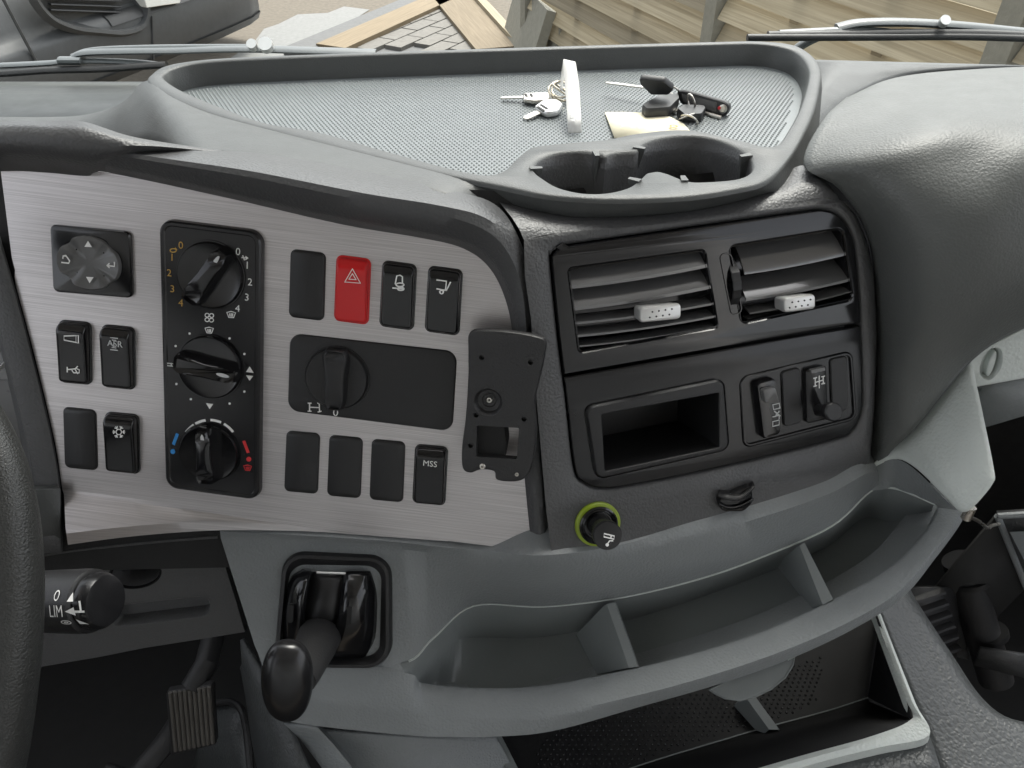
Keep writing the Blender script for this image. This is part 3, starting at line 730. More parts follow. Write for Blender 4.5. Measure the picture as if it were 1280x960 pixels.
mb.poly(outer, [[p for p in [PR.P(q, 0) for q in inset(uvq(PR, fo_px), -.0025)]]])
q0 = uvq(PR, fo_px)
mb.rings([[PR.P(p, 0) for p in inset(q0, -.0025)], [PR.P(p, -.001) for p in inset(q0, -.001)], [PR.P(p, -.004) for p in q0], [PR.P(p, -.02) for p in q0]])
# roll of the top edge back under the tray lip
t0 = [(655, 300), (700, 291), (800, 282), (900, 268), (980, 255), (1030, 247), (1050, 252)]
t1 = [(650, 288), (700, 283), (800, 275), (900, 262), (978, 246), (1024, 234), (1046, 243)]
t2 = [(640, 272), (698, 272), (800, 268), (900, 255), (974, 236), (1014, 222), (1034, 228)]
t3 = [(622, 250), (695, 258), (800, 254), (900, 242), (960, 224), (1000, 207), (1014, 212)]
mb.grid([cr([PR.at(x, y, h) for x, y in row_], 5) for row_, h in ((t0, 0), (t1, -.003), (t2, -.012), (t3, -.034))])
mb.grid([[PR.at(x, y) for x, y in so_px[6:14]], [PR.at(x, y, -.003) + RT * .002 for x, y in so_px[6:14]], [PR.at(x, y, -.02) + RT * .003 for x, y in so_px[6:14]]])
sur = mb.build('centre_surround', 'charcoal', dash, angle=50)
# --- gloss black fascia: upper vent half and lower half
def smooth_px(pts, n=4): return [(p[0], p[1]) for p in cr([V(p) for p in pts], n)]
divL, divR = (704, 470), (1076, 405)
i0 = [i for i, p in enumerate(fo_px) if p[0] < 800 and p[1] <= 470]; 
up = [p for p in fo_px if p[1] < 470 - (p[0] - 704) * .1747]; lo = [p for p in fo_px if p[1] >= 470 - (p[0] - 704) * .1747]
def order(ps, start):                                     # rotate a loop part so that it is contiguous
    idx = [fo_px.index(p) for p in ps]; N = len(fo_px)
    s_ = next(i for i in idx if (i - 1) % N not in idx); out = []
    i = s_
    while i in idx: out.append(fo_px[i]); i = (i + 1) % N
    return out
up = order(up, 0); lo = order(lo, 0)
lv = roundpoly(uvq(PR, [(708, 334), (882, 310), (899, 411), (722, 443)], .001), .004, 5)
rv = roundpoly(uvq(PR, [(909, 306), (1054, 283), (1068, 376), (925, 407)], .001), .006, 5)
mb = button(MB(), PR, inset(uvq(PR, up + [(1076, 404), (704, 469)]), .0006), [(0, -.006), (0, .0002), (.0006, .0012), (.0016, .0014)], holes=(lv, rv))
for hl in (lv, rv): mb.rings([[PR.P(p, .0014) for p in hl], [PR.P(p, .0004) for p in inset(hl, .0008)], [PR.P(p, -.03) for p in inset(hl, .001)]])
fu = mb.build('vent_fascia', 'gloss', dash, angle=35); tag(fu, 'gloss black upper fascia around the two air vents')
din = roundpoly(uvq(PR, [(730, 508), (905, 472), (912, 562), (744, 600)], 0), .007, 6)
bank = roundpoly(uvq(PR, [(923, 471), (1065, 437), (1071, 524), (928, 561)], 0), .007, 6)
mb = button(MB(), PR, inset(uvq(PR, lo + [(704, 471), (1076, 406)]), .0006), [(0, -.006), (0, -.0008), (.0006, 0), (.0012, .0002)], holes=(din, bank))
for hl in (din, bank): mb.rings([[PR.P(p, .0002) for p in hl], [PR.P(p, -.008) for p in hl]])
mb.build('lower_fascia', 'satin', dash, angle=35)
# --- air vents
def vent(quad, tilt_b, nslat, tabpx, toppx, name_lab, slats):
    hole_ = roundpoly(uvq(PR, quad, .001), .004, 5)
    inn = inset(hole_, .0012)
    mb = MB().rings([[PR.P(p, .0002) for p in inn], [PR.P(p, .0006) for p in inset(inn, .0008)], [PR.P(p, -.03) for p in inset(inn, .0016)]], cap1=True)
    ob_ = mb.build('air_vent', 'gloss', dash, angle=40); tag(ob_, name_lab)
    for (l_, r_, thick, dep, b_) in slats:                 # each slat: left and right px of its front edge
        a0, a1 = PR.uv(*l_, 0), PR.uv(*r_, 0); N = 10
        front, back, fb, bb = [], [], [], []
        for k in range(N + 1):
            t = k / N; c_ = a0.lerp(a1, t); bow = -.0012 * (1 - (2 * t - 1) ** 2)
            front.append(PR.P(c_ + V((0, bow)), .0005)); fb.append(PR.P(c_ + V((0, bow - thick)), .0003))
            back.append(PR.P(c_ + V((0, bow + b_)), -dep)); bb.append(PR.P(c_ + V((0, bow + b_ - thick)), -dep))
        mids = [f.lerp(b2, .5) + PR.n * .0012 for f, b2 in zip(front, back)]
        loop = list(zip(fb, front, mids, back, bb))
        MB().rings([list(x_) for x_ in loop], True, True).build('slat', 'slat', ob_, angle=40)
    # thumb tab
    (tx, ty), tw, th, tmat = tabpx
    q_ = roundpoly(uvq(PR, [(tx - tw, ty - th + 2), (tx + tw, ty - th - 3), (tx + tw, ty + th - 3), (tx - tw, ty + th + 2)], .014), .0028, 5)
    mb = button(MB(), PR, q_, [(.001, 0), (.0005, .006), (0, .010), (0, .012), (.0006, .0136), (.0015, .014)])
    tb = mb.build('thumb_tab', tmat, ob_, angle=40)
    cq = sum(q_, V((0, 0))) / len(q_); mb = MB()
    for i in range(4):
        for j in range(2):
            c_ = cq + V(((i - 1.5) * .0045 + (j - .5) * .002, (j - .5) * .0034))
            mb.rings([[PR.P(p, .0139) for p in circ(c_, .0007, 8)], [PR.P(p, .0147) for p in circ(c_, .0004, 8)]], cap1=True)
    mb.build('grip_dimples', 'matte', tb)
    return ob_
vent([(708, 334), (882, 310), (899, 411), (722, 443)], 0, 5, ((826, 392), 26, 10, 'silver'), None, 'left air vent with a silver thumb tab',
     [((713, 357), (884, 330), .0022, .013, .0150), ((717, 384), (891, 356), .0022, .012, .0135), ((719, 403), (893, 378), .0014, .010, .004), ((721, 419), (895, 394), .0014, .010, .004), ((724, 432), (896, 407), .001, .01, .002)])
vent([(909, 306), (1054, 283), (1068, 376), (925, 407)], 0, 4, ((1000, 380), 20, 9.5, 'silver'), None, 'right air vent with a grey thumb tab',
     [((930, 340), (1064, 314), .0018, .013, .0185), ((932, 373), (1067, 347), .0018, .013, .0135), ((937, 391), (1066, 363), .0010, .010, .004), ((937, 402), (1064, 376), .001, .01, .003)])
q = roundpoly(uvq(PR, [(899, 318), (913, 316), (927, 390), (914, 394)], .001), .0035, 6)
mb = button(MB(), PR, q, [(-.0006, .0013), (-.0003, .0022), (.0003, .0022), (.0006, .0012), (.001, -.004)])
sl = mb.build('thumbwheel_slot', 'gloss', dash)
cw = PR.uv(913, 355, -.004); mb = MB(); rs = []
for k in range(40):
    a_ = 2 * math.pi * k / 40; rr = .0185 + (.0005 if k % 2 else 0)
    rs.append([PR.P((cw[0] + s_, cw[1] + rr * math.cos(a_) * f), -.012 + rr * math.sin(a_) * f) for s_, f in ((-.0032, .96), (-.0028, 1), (.0028, 1), (.0032, .96))])
rs.append(rs[0]); mb.rings(rs, closed=False); mb.build('thumbwheel', 'matte', sl, angle=20)
# --- open cubby with frame
fi = roundpoly(uvq(PR, [(752, 518), (898, 491), (899, 559), (756, 589)], .004), .0012, 3)
fo2 = roundpoly(uvq(PR, [(731, 509), (904, 473), (911, 562), (745, 599)], .003), .0065, 6)
mb = MB()
mb.rings([[PR.P(p, -.004) for p in fo2], [PR.P(p, .0026) for p in fo2], [PR.P(p, .0044) for p in inset(fo2, .0012)], [PR.P(p, .0046) for p in inset(fo2, .0026)]])
mb.poly([PR.P(p, .0046) for p in inset(fo2, .0026)], [[PR.P(p, .0046) for p in inset(fi, -.0006)]])
cen = sum(fi, V((0, 0))) / len(fi)
back = [cen + (p - cen) * .93 for p in fi]
mb.rings([[PR.P(p, .0046) for p in inset(fi, -.0006)], [PR.P(p, .004) for p in fi], [PR.P(p, -.062) for p in back]], cap1=True)
cu = mb.build('storage_cubby', 'matte', dash, angle=30); tag(cu, 'empty framed cubby in the black fascia')
# --- switch bank at right
b2 = inset(bank, .0006)
mb = button(MB(), PR, b2, [(0, -.007), (0, .0006), (.0006, .0012), (.0016, .0012), (.0022, -.0005)])
bk = mb.build('switch_bank', 'satin', dash, angle=30); tag(bk, 'rounded bank of four small switches')
def bankplate(quad, r, prof, mat, name, par=bk, ang=35):
    q_ = roundpoly(uvq(PR, quad, prof[-1][1]), r, 5); return button(MB(), PR, q_, prof).build(name, mat, par, angle=ang)
bankplate([(977, 465), (1000, 459), (1003, 528), (980, 534)], .003, [(0, -.001), (0, .0004), (.0008, .0012)], 'matte', 'blank_plate')
bankplate([(1038, 449), (1059, 444), (1061, 512), (1040, 517)], .003, [(0, -.001), (0, .0004), (.0008, .0012)], 'matte', 'blank_plate')
s_ = bankplate([(945, 479), (971, 472), (978, 543), (954, 551)], .004, [(0, -.001), (0, .0035), (.0012, .006), (.003, .0062)], 'gloss', 'rocker_switch')
bankplate([(953, 487), (970, 483), (976, 505), (957, 505)], .002, [(0, .005), (.0006, .0095), (.0018, .010)], 'mirror', 'rocker_ridge')
mb = strokes(PR, .0066, [[(966, 506), (974, 504), (975, 510), (967, 512), (966, 506)], [(968, 514), (975, 520)], [(970, 519), (974, 514)], [(966, 521), (974, 519), (974, 523)], [(966, 527), (974, 525), (974, 531), (966, 533), (966, 527)]], 1.6)
prt(mb, 'switch_symbol', 'grey_print', bk)
bankplate([(1008, 463), (1033, 457), (1036, 524), (1010, 530)], .002, [(0, -.001), (0, .0028), (.0012, .0036)], 'satin', 'lever_plate')
bankplate([(1013, 462), (1032, 458), (1033, 464), (1014, 468)], .001, [(0, .003), (.0006, .0052)], 'mirror', 'plate_ridge')
mb = strokes(PR, .0040, [[(1019, 473), (1019, 483)], [(1024, 470), (1024, 485)], [(1029, 471), (1029, 480)], [(1019, 478), (1029, 475)], [(1017, 473), (1021, 472)], [(1017, 483), (1021, 482)], [(1027, 471), (1031, 470)], [(1027, 480), (1031, 479)]], 1.4)
prt(mb, 'switch_symbol', 'white', bk)
k0 = PR.at(1022, 512, .002); k1 = PR.at(1043, 515, .024); ax = (k1 - k0)
mb = MB().tube([k0, k0 + ax * .62, k0 + ax * .66, k0 + ax * .7, k0 + ax * .95, k0 + ax], [.0045, .0042, .0048, .0064, .0066, .0056], 24)
mb.build('lever_knob', 'matte', bk, angle=40)
# --- round stub with clip below
pc = PR.at(921, 624, .002)
mb = MB()
q = roundpoly(uvq(PR, [(898, 624), (940, 606), (942, 628), (930, 640), (903, 640)], .006), .003, 5)
button(mb, PR, q, [(.0004, -.001), (0, .004), (.0006, .006), (.002, .0066)])
sk = mb.build('ashtray_catch', 'satin', dash, angle=35); tag(sk, 'small black finger catch under the cubby')
a_ = [PR.at(x, y, h) for x, y, h in ((897, 619, .006), (908, 623, .011), (925, 623, .012), (943, 608, .010))]
b_ = [PR.at(x, y, h) for x, y, h in ((899, 612, .001), (909, 613, .001), (925, 612, .001), (941, 601, .001))]
MB().grid([cr(a_, 5), cr(b_, 5)]).build('catch_lip', 'matte', sk, sheet=.0012)
MB().grid([cr([PR.at(x, y, .0085) for x, y in ((899, 630), (910, 634), (925, 632), (942, 623))], 5), cr([PR.at(x, y, .0068) for x, y in ((900, 632), (910, 637), (925, 635), (942, 626))], 5)]).build('catch_groove', 'gloss', sk, sheet=.0008)

# --- cigarette lighter
c0 = PR.at(747, 655, .001)
li = thing('cigarette_lighter', c0, 'black push-in cigarette lighter in a lime green ring on the lower centre fascia', 'lighter')
cl_ = PR.uv(747, 655, .001)
mb = MB().rings([[PR.P(p, h) for p in circ(cl_, r_, 40)] for r_, h in ((.0165, -.001), (.0165, .002), (.0158, .0028), (.0140, .003), (.0132, .0015), (.0128, -.004))])
mb.build('lime_ring', 'lime', li)
mb = MB().rings([[PR.P(p, h) for p in circ(cl_, r_, 40)] for r_, h in ((.0140, .0012), (.0140, .0042), (.0130, .005), (.0122, .0038), (.0112, .0046), (.0102, .0032), (.0094, .0032), (.0090, -.004))], cap1=True)
mb.build('socket', 'gloss', li, angle=30)
k1 = PR.at(760, 670, .034); ax = k1 - c0; l_ = ax.length; ax.normalize()
mb = MB().tube([c0 + ax * t for t in (-.002, l_ * .55, l_ * .7, l_ * .74, l_ * .8, l_ * .97, l_ * .995, l_)], [.0078, .0078, .0076, .0088, .0096, .0097, .0092, .0078], 36)
kn = mb.build('lighter_knob', 'satin', li, angle=35)
PK = PL(k1 + ax * .0003, ax, PR.u)
mb = strokes(PK, 0, [[(755, 667), (768, 670), (767.5, 674), (755, 671), (755, 667)], [(764, 669.5), (763.5, 673)], [(766, 676), (762, 676), (760, 679)]], 1.6); fills(PK, 0, [disc(759, 681, 2.2)], mb)
prt(mb, 'lighter_symbol', 'white', kn)

# ---------------------------------------------------------------- console shelf
con = thing('console_shelf', W(800, 900, .62), 'long blue-grey shelf with divided trough running under the switch panel and vents', 'shelf')
def dz(x): return .0 if x < 640 else .12 * ((x - 640) / 540) ** 1.25
def zz(x, y, z): return Z(x, y, z + dz(x))
ST = [ # A on the fascia plane, A2 rounding, B liner edge, C floor back, floor front, D inner lip, E lip crease, F lip bottom
 dict(A=(275, 664), B=(318, 806, .5845), C=(320, 811, .5848), D=(322, 815, .585), E=(340, 868, .589), Fb=(350, 900, .592)),
 dict(A=(390, 670), B=(384, 823, .5842), C=(384, 828, .5846), D=(384, 832, .585), E=(392, 873, .584), Fb=(400, 908, .590)),
 dict(A=(490, 677), B=(501, 829, .5868), C=(503, 834, .5874), D=(506, 841, .588), E=(496, 882, .586), Fb=(507, 919, .590)),
]
rowsA = {k: [] for k in 'A A2 B C C2 D0 D D2 E E2 Fb G'.split()}
def face_station(s_):
    A_ = PLL.at(*s_['A'], .001)
    pts = dict(A=A_, A2=W(s_['A'][0] + 1, s_['A'][1] + 9, .574), B=W(*s_['B']), C=W(*s_['C']), D=W(*s_['D']), E=W(*s_['E']), Fb=W(*s_['Fb']))
    pts['C2'] = pts['C'].lerp(pts['D'], .3); pts['D0'] = pts['C'].lerp(pts['D'], .7)
    d_, e_ = pts['D'], pts['E']
    pts['D2'] = d_.lerp(e_, .35); pts['E2'] = e_.lerp(pts['Fb'], .25)
    pts['G'] = pts['Fb'] + V((0, .05, -.012)); return pts
def rec_station(A_, B_, C_, D_, E_, Fb_, pl=PLR, za=None, bz=-.537, cz=-.587, dzz=-.560, ez=-.563, fz=-.577):
    a_ = pl.at(*A_, .0015) if pl else W(*A_)
    b_ = zz(*B_, bz); c_ = zz(*C_, cz); d_ = zz(*D_, dzz); e_ = zz(*E_, ez); f_ = zz(*Fb_, fz)
    fl = V((c_.x * .35 + d_.x * .65, c_.y * .35 + d_.y * .65, c_.z - .001)); fl2 = V((d_.x * .93 + c_.x * .07, d_.y * .93 + c_.y * .07, c_.z))
    pts = dict(A=a_, A2=a_.lerp(b_, .14) + V((0, -.006, .002)), B=b_, C=c_, C2=fl, D0=fl2, D=d_, D2=d_.lerp(e_, .14) + V((0, 0, .0014)), E=e_, E2=e_.lerp(f_, .22) + V((0, -.0008, .0)), Fb=f_)
    pts['G'] = f_ + V((0, .05, -.012)); return pts
stations = [face_station(s_) for s_ in ST]
m = rec_station((545, 683), (545, 792), (556, 806), (530, 854), (540, 887), (550, 921), pl=PLL); m['B'] = W(541, 798, .601); m['C'] = W(556, 806, .625); m['A2'] = W(543, 692, .575); stations.append(m)
m = rec_station((605, 688), (592, 757), (590, 797), (600, 860), (600, 893), (612, 921), pl=PLL); stations.append(m)
for a_ in [((680, 694), (680, 758), (680, 796), (680, 857), (682, 893), (690, 914)), ((775, 681), (780, 746), (785, 775), (790, 836), (797, 869), (802, 883)), ((862, 656), (879, 722), (882, 744), (885, 812), (892, 843), (896, 856)),
           ((947, 632), (960, 693), (957, 716), (965, 785), (972, 816), (977, 828)), ((1030, 605), (1040, 657), (1032, 684), (1042, 749), (1052, 782), (1058, 791)), ((1078, 582), (1088, 614), (1078, 648), (1105, 715), (1120, 742), (1127, 748))]:
    stations.append(rec_station(*a_))
m = rec_station((1120, 553, .583), (1116, 610), (1112, 652), (1145, 679), (1163, 694), (1170, 697), pl=None); stations.append(m)
m = rec_station((1168, 500, .560), (1145, 620), (1140, 648), (1168, 648), (1190, 660), (1196, 662), pl=None); stations.append(m)
m = rec_station((1200, 560, .535), (1168, 630), (1164, 640), (1172, 634), (1202, 640), (1208, 641), pl=None); stations.append(m)
NW = len(stations) - 2
stations[-3]['A'] = W(1106, 574, .594); stations[-3]['A2'] = W(1110, 586, .60)
def crows(keys, sub=7): return [cr([s_[k] for s_ in stations], sub) for k in keys]
def vsm(rows_, n=3):                                       # smooth across the section
    return list(zip(*[cr(list(c_), n) for c_ in zip(*rows_)]))
mb = MB().grid([r_[:NW * 7 - 6] for r_ in crows(['A', 'A2', 'B'])])
mb.grid(crows(['D', 'D2', 'E', 'E2', 'Fb', 'G']))
A0 = crows(['A'])[0][:NW * 7 - 6]; mb.grid([A0, [p + V((0, .03, .004)) for p in A0]])
mb.grid([list(r_)[:7 * 2 + 1] for r_ in crows(['B', 'C', 'C2', 'D0', 'D'])])
body = mb.build('shelf_body', 'console', con, sheet=.0, angle=50)
rb = crows(['B'])[0]; rd = crows(['D'])[0]
lin = crows(['B', 'C', 'C2', 'D0', 'D']); lin[0] = [p + (CAM - p).normalized() * .0012 for p in lin[0]]
k0_ = 7 * 2
mb = MB().grid([list(r_)[7 * 2:] for r_ in lin]); mb.build('trough_liner', 'liner', con, angle=50)
MB().tube(rb[7 * 2 + 1:], .0009, 6).build('liner_edge', 'light', con)
# wing at the right end
PWg = plane3(W(1100, 574, .586), W(1209, 452, .545), W(1222, 620, .512))
wpx = [(1086, 584), (1118, 549), (1165, 497), (1198, 459), (1208, 451), (1213, 456), (1217, 475), (1229, 532), (1240, 588), (1239, 602), (1224, 622), (1210, 636), (1203, 639), (1195, 637), (1184, 626), (1156, 597), (1136, 580), (1120, 573), (1104, 576)]
wq = uvq(PWg, wpx)
wq = [p for i, p in enumerate(cr(wq, 3, True))]
mb = button(MB(), PWg, wq, [(.003, -.006), (0, -.0025), (.0008, -.0008), (.002, 0)])
wing = mb.build('end_wing', 'light', con, angle=50); tag(wing, 'pale grey angular wing at the passenger end of the shelf')
low_e = cr([PWg.at(x, y, -.002) for x, y in [(1088, 584), (1104, 577), (1120, 574), (1136, 581), (1156, 598), (1184, 627), (1197, 638)]], 5)
bcur = cr([stations[-4]['B'], stations[-4]['B'].lerp(stations[-3]['B'], .5), stations[-3]['B'], stations[-3]['B'].lerp(stations[-2]['B'], .5), stations[-2]['B'], stations[-1]['B'], stations[-1]['D']], 5)
MB().grid([low_e, [p.lerp(q_, .5) for p, q_ in zip(low_e, bcur)], bcur]).build('wing_wall', 'console', con, angle=50)
# dividers in the trough
def divider(r0, r1, s0, s1, f0, f1):
    a0, a1, b0, b1 = zz(*r0, -.532), zz(*r1, -.5585), zz(*s0, -.532), zz(*s1, -.5585)
    g0, g1 = zz(*f0, -.586), zz(*f1, -.586)
    d_ = V((.003, 0, 0))
    h0_, h1_ = V((b0.x + .004, b0.y + .012, g0.z)), V((b1.x + .004, b1.y + .006, g1.z))
    mb = MB().grid([[g0, g1], [g0.lerp(a0, .93), g1.lerp(a1, .93)], [a0 + d_ * .3, a1 + d_ * .3], [b0 - d_ * .3, b1 - d_ * .3], [b0 + V((.001, .002, -.004)), b1 + V((.001, .001, -.004))], [h0_, h1_]])
    return mb.build('trough_divider', 'liner', con, angle=30)
divider((757, 755), (785, 835), (770, 753), (799, 833), (720, 793), (746, 843))
divider((998, 682), (1027, 756), (1007, 678), (1043, 749), (970, 706), (1013, 761))
# finger flap hanging under the lip
fp = [(884, 862), (893, 868), (905, 874), (925, 877), (945, 872), (965, 862), (982, 848), (992, 832), (995, 815), (960, 828), (920, 845)]
PF = plane3(zz(890, 860, -.583), zz(990, 820, -.583), zz(940, 872, -.592))
q = [PF.uv(x, y) for x, y in fp]
fl = button(MB(), PF, q, [(0, -.0015), (0, .0002), (.0006, .0012), (.0016, .0006)]).build('finger_flap', 'liner', con, angle=30)
mb = MB().grid([[zz(985, 826, -.582), zz(1040, 797, -.582)], [zz(988, 820, -.580), zz(1040, 791, -.580)], [zz(990, 818, -.585), zz(1040, 789, -.588)]])
mb.build('flap_rail', 'light', con, sheet=.001)

# ---------------------------------------------------------------- gear selector
PS = plane3(W(300, 700, .577), W(480, 690, .577), W(430, 860, .5845))
gs = thing('gear_selector', PS.at(410, 800), 'black gear selector with oval knob and glossy gate set into the grey shelf', 'gear lever')
q = roundpoly(uvq(PS, [(353, 690), (489, 696), (489, 838), (340, 836)], .006), [.016, .016, .02, .014], 8)
qi = roundpoly(uvq(PS, [(362, 706), (477, 708), (474, 824), (350, 822)], .003), [.012, .012, .012, .012], 8)
mb = MB().rings([[PS.P(p, -.003) for p in q], [PS.P(p, .003) for p in q], [PS.P(p, .0062) for p in inset(q, .0016)], [PS.P(p, .0066) for p in inset(q, .004)]])
mb.rings([[PS.P(p, .0066) for p in inset(q, .004)], [PS.P(p, .002) for p in qi], [PS.P(p, -.01) for p in inset(qi, .0005)]])
mb.build('bezel', 'matte', gs, angle=40)
# glossy gate housing: two domed cheeks either side of a channel
def cheek(px, hs_):
    rows_ = [cr([PS.at(x, y, h) for (x, y), h in zip(r_, hh_)], 5) for r_, hh_ in zip(px, hs_)]
    rows_ = [list(r_) for r_ in vsm(rows_, 4)]
    return MB().grid(rows_).build('gate_cheek', 'gloss', gs, sheet=.0015, angle=60)
cheek([[(352, 822), (354, 770), (362, 725), (376, 709)], [(360, 818), (362, 765), (369, 728), (380, 712)], [(372, 812), (375, 765), (381, 730), (388, 714)], [(380, 810), (382, 765), (387, 730), (392, 716)]],
      [[-.004, .004, .002, -.004], [.006, .014, .012, .004], [.010, .020, .017, .007], [.004, .016, .013, .003]])
cheek([[(428, 716), (426, 740), (420, 780), (410, 822)], [(436, 714), (436, 740), (432, 780), (426, 822)], [(456, 714), (456, 745), (452, 785), (446, 822)], [(472, 714), (472, 745), (470, 790), (464, 822)]],
      [[.003, .013, .015, .004], [.007, .017, .019, .008], [.005, .013, .014, .004], [-.004, .000, .000, -.006]])
mb = MB().grid([cr([PS.at(x, y, h) for x, y, h in r_], 5) for r_ in ([(386, 714, .001), (386, 730, .008), (380, 770, .012), (372, 826, -.002)], [(432, 714, .001), (430, 730, .008), (424, 770, .012), (416, 826, -.002)])])
mb.build('gate_slide', 'matte', gs, sheet=.001)
mb = MB().tube([PS.at(396, 715.5, .006), PS.at(434, 717, .006)], .0009, 8); mb.build('gate_pin', 'silver', gs)
for x, y in ((364, 767), (437, 769)):
    q_ = roundpoly(uvq(PS, [(x - 3, y - 11), (x + 3, y - 11), (x + 2, y + 11), (x - 4, y + 11)], .019), .0006, 2)
    button(MB(), PS, q_, [(0, .010), (0, .0195)]).build('gate_slot', 'dark', gs)
p0 = PS.at(402, 790, .004); p1 = W(392, 812, .535); p2 = W(372, 850, .495)
mb = MB().tube(cr([p0, p0.lerp(p1, .4), p1, p2], 4), [.0165, .0165, .016, .016, .0155, .0155, .015, .015, .0145, .014, .0135, .013, .012], 20, sx=.78, sy=1.0)
mb.build('lever_boot', 'rubber', gs)
for k in range(4):
    c_ = p0.lerp(p1, .1 + .08 * k); ax = (p1 - p0).normalized()
    MB().tube([c_ - ax * .0009, c_ + ax * .0009], .0152 - k * .0002, 20, sx=.82, sy=1.03).build('boot_rib', 'rubber', gs)
kc = W(359, 853, .478); ku = camdir(.10, 1, -.25).normalized(); kr = camdir(1, -.12, 0.1).normalized(); kf = kr.cross(ku)
rs = []
for k in range(1, 24):
    a_ = math.pi * k / 24; t = math.cos(a_); wdt = math.sin(a_) ** .72
    sw_ = 1 + .06 * t
    rs.append([kc + ku * (.0275 * t) + kr * (.0158 * wdt * sw_ * math.cos(q_)) + kf * (.0115 * wdt * math.sin(q_)) - kf * (.002 * t * t) for q_ in [2 * math.pi * j / 36 for j in range(36)]])
MB().rings(rs, True, True).build('gear_knob', 'satin', gs, angle=70)

# ---------------------------------------------------------------- phone bracket
PB = plane3(PLL.at(600, 420, .026), PLL.at(670, 430, .030), PLL.at(620, 590, .024))
br = thing('device_bracket', PLL.at(630, 590), 'empty pebbled black device bracket screwed over the right edge of the metal panel', 'bracket')
ol = [(587, 416), (610, 413), (640, 415), (672, 421), (682, 428), (680, 450), (673, 480), (668, 505), (670, 540), (667, 570), (662, 590), (652, 601), (634, 603), (620, 600), (617, 590), (600, 588), (588, 592), (578, 586), (577, 560), (582, 520), (585, 470), (585, 440)]
q = cr(uvq(PB, ol), 4, True)
win = roundpoly(uvq(PB, [(596, 532), (649, 535), (646, 574), (595, 571)]), .001, 3)
sc = circ(PB.uv(610, 503), .0098, 28)
small = [(602, 447), (663, 453), (595, 519), (655, 524), (588, 557), (603, 583), (646, 593)]
shl = [circ(PB.uv(x, y), .0017, 12) for x, y in small[:5]]
mb = MB()
qi = inset(q, .0022)
mb.rings([[PB.P(p, -.006) for p in q], [PB.P(p, -.0015) for p in q], [PB.P(p, -.0003) for p in inset(q, .0007)], [PB.P(p, 0) for p in qi]])
mb.poly([PB.P(p, 0) for p in qi], [[PB.P(p, 0) for p in h_] for h_ in [win, sc] + shl])
mb.rings([[PB.P(p, 0) for p in win], [PB.P(p, -.006) for p in win]])
mb.poly([PB.P(p, -.006) for p in q], [[PB.P(p, -.006) for p in win]])
for h_ in shl: mb.rings([[PB.P(p, 0) for p in h_], [PB.P(p, -.004) for p in h_]], cap1=True)
cc = PB.uv(610, 503)
mb.rings([[PB.P(p, 0) for p in sc], [PB.P(p, -.001) for p in circ(cc, .0088, 28)], [PB.P(p, -.004) for p in circ(cc, .0075, 28)], [PB.P(p, -.0045) for p in circ(cc, .005, 28)], [PB.P(p, -.0058) for p in circ(cc, .004, 28)]], cap1=True)
mb.build('bracket_plate', 'pebble', br, angle=35)
def screw(x, y, h, r_):
    c_ = PB.uv(x, y)
    MB().rings([[PB.P(p, hh_) for p in circ(c_, rr, 12)] for rr, hh_ in ((r_, h - .001), (r_, h), (r_ * .8, h + .0005), (r_ * .4, h + .0005), (r_ * .36, h - .0004))], cap1=True).build('screw', 'steel', br)
screw(610, 503, -.0052, .0022); screw(603, 583, .0004, .0022); screw(646, 593, .0004, .0014)
# foot behind the plate that reaches the dash edge
mb = MB()
for px_ in ([(596, 425), (672, 432), (665, 520), (598, 512)],):
    q_ = roundpoly(uvq(PB, px_), .003, 4)
    cc_ = sum(q_, V((0, 0))) / len(q_)
    mb.rings([[PB.P(p, -.0055) for p in q_], [PB.P(cc_ + (p - cc_) * .8, -.034) for p in q_]], True, True)
mb.build('mounting_foot', 'pebble', br)
q_ = roundpoly(uvq(PB, [(594, 528), (632, 530), (634, 552), (630, 576), (594, 573)], -.012), .002, 4)
mb = MB().rings([[PB.P(p, -.0062) for p in q_], [PB.P(p, -.022) for p in q_]], True, True); mb.build('clip_block', 'dark', br)

# ---------------------------------------------------------------- lower steering column trim, stalk, wheel
PT = plane3(W(60, 700, .60), W(270, 672, .59), W(180, 800, .625))
lt = thing('knee_trim', PT.at(160, 800), 'dark grey knee trim below the metal panel with a round hole and a slot', 'trim panel')
olp = [(-40, 707), (45, 693), (90, 686), (150, 679), (210, 672), (274, 665), (277, 690), (285, 720), (296, 755), (306, 790), (250, 799), (180, 810), (120, 822), (60, 832), (-40, 850)]
hol = circ(PT.uv(169, 717), .0205, 36, .0125, R(5)); slo = roundpoly(uvq(PT, [(140, 757), (262, 744), (263, 770), (140, 785)]), .008, 6)
q = uvq(PT, olp)
low = roundpoly(uvq(PT, [(200, 797), (250, 790), (250, 796), (205, 802)]), .002, 3)
mb = MB().poly([PT.P(p, 0) for p in q], [[PT.P(p, 0) for p in hol], [PT.P(p, 0) for p in slo]])
mb.rings([[PT.P(p, 0) for p in hol], [PT.P(p, -.001) for p in inset(hol, .0008)], [PT.P(p, -.03) for p in inset(hol, .003)]], cap1=True)
mb.rings([[PT.P(p, 0) for p in slo], [PT.P(p, -.001) for p in inset(slo, .0008)], [PT.P(p, -.012) for p in inset(slo, .003)]], cap1=True)
mb.rings([[PT.P(p, 0) for p in q], [PT.P(p, -.012) for p in q]])
e0 = [(-40, 700), (45, 688), (90, 681), (150, 674), (210, 667), (274, 661)]; e1_ = [(-40, 707), (45, 695), (90, 688), (150, 681), (210, 675), (272, 670)]; e2_ = [(-40, 714), (45, 702), (90, 695), (150, 689), (210, 684), (273, 680)]
mb.grid([list(r_) for r_ in vsm([cr([PT.at(x, y, h) for x, y in e_], 4) for e_, h in ((e0, -.01), (e1_, .009), (e2_, .0))], 4)])
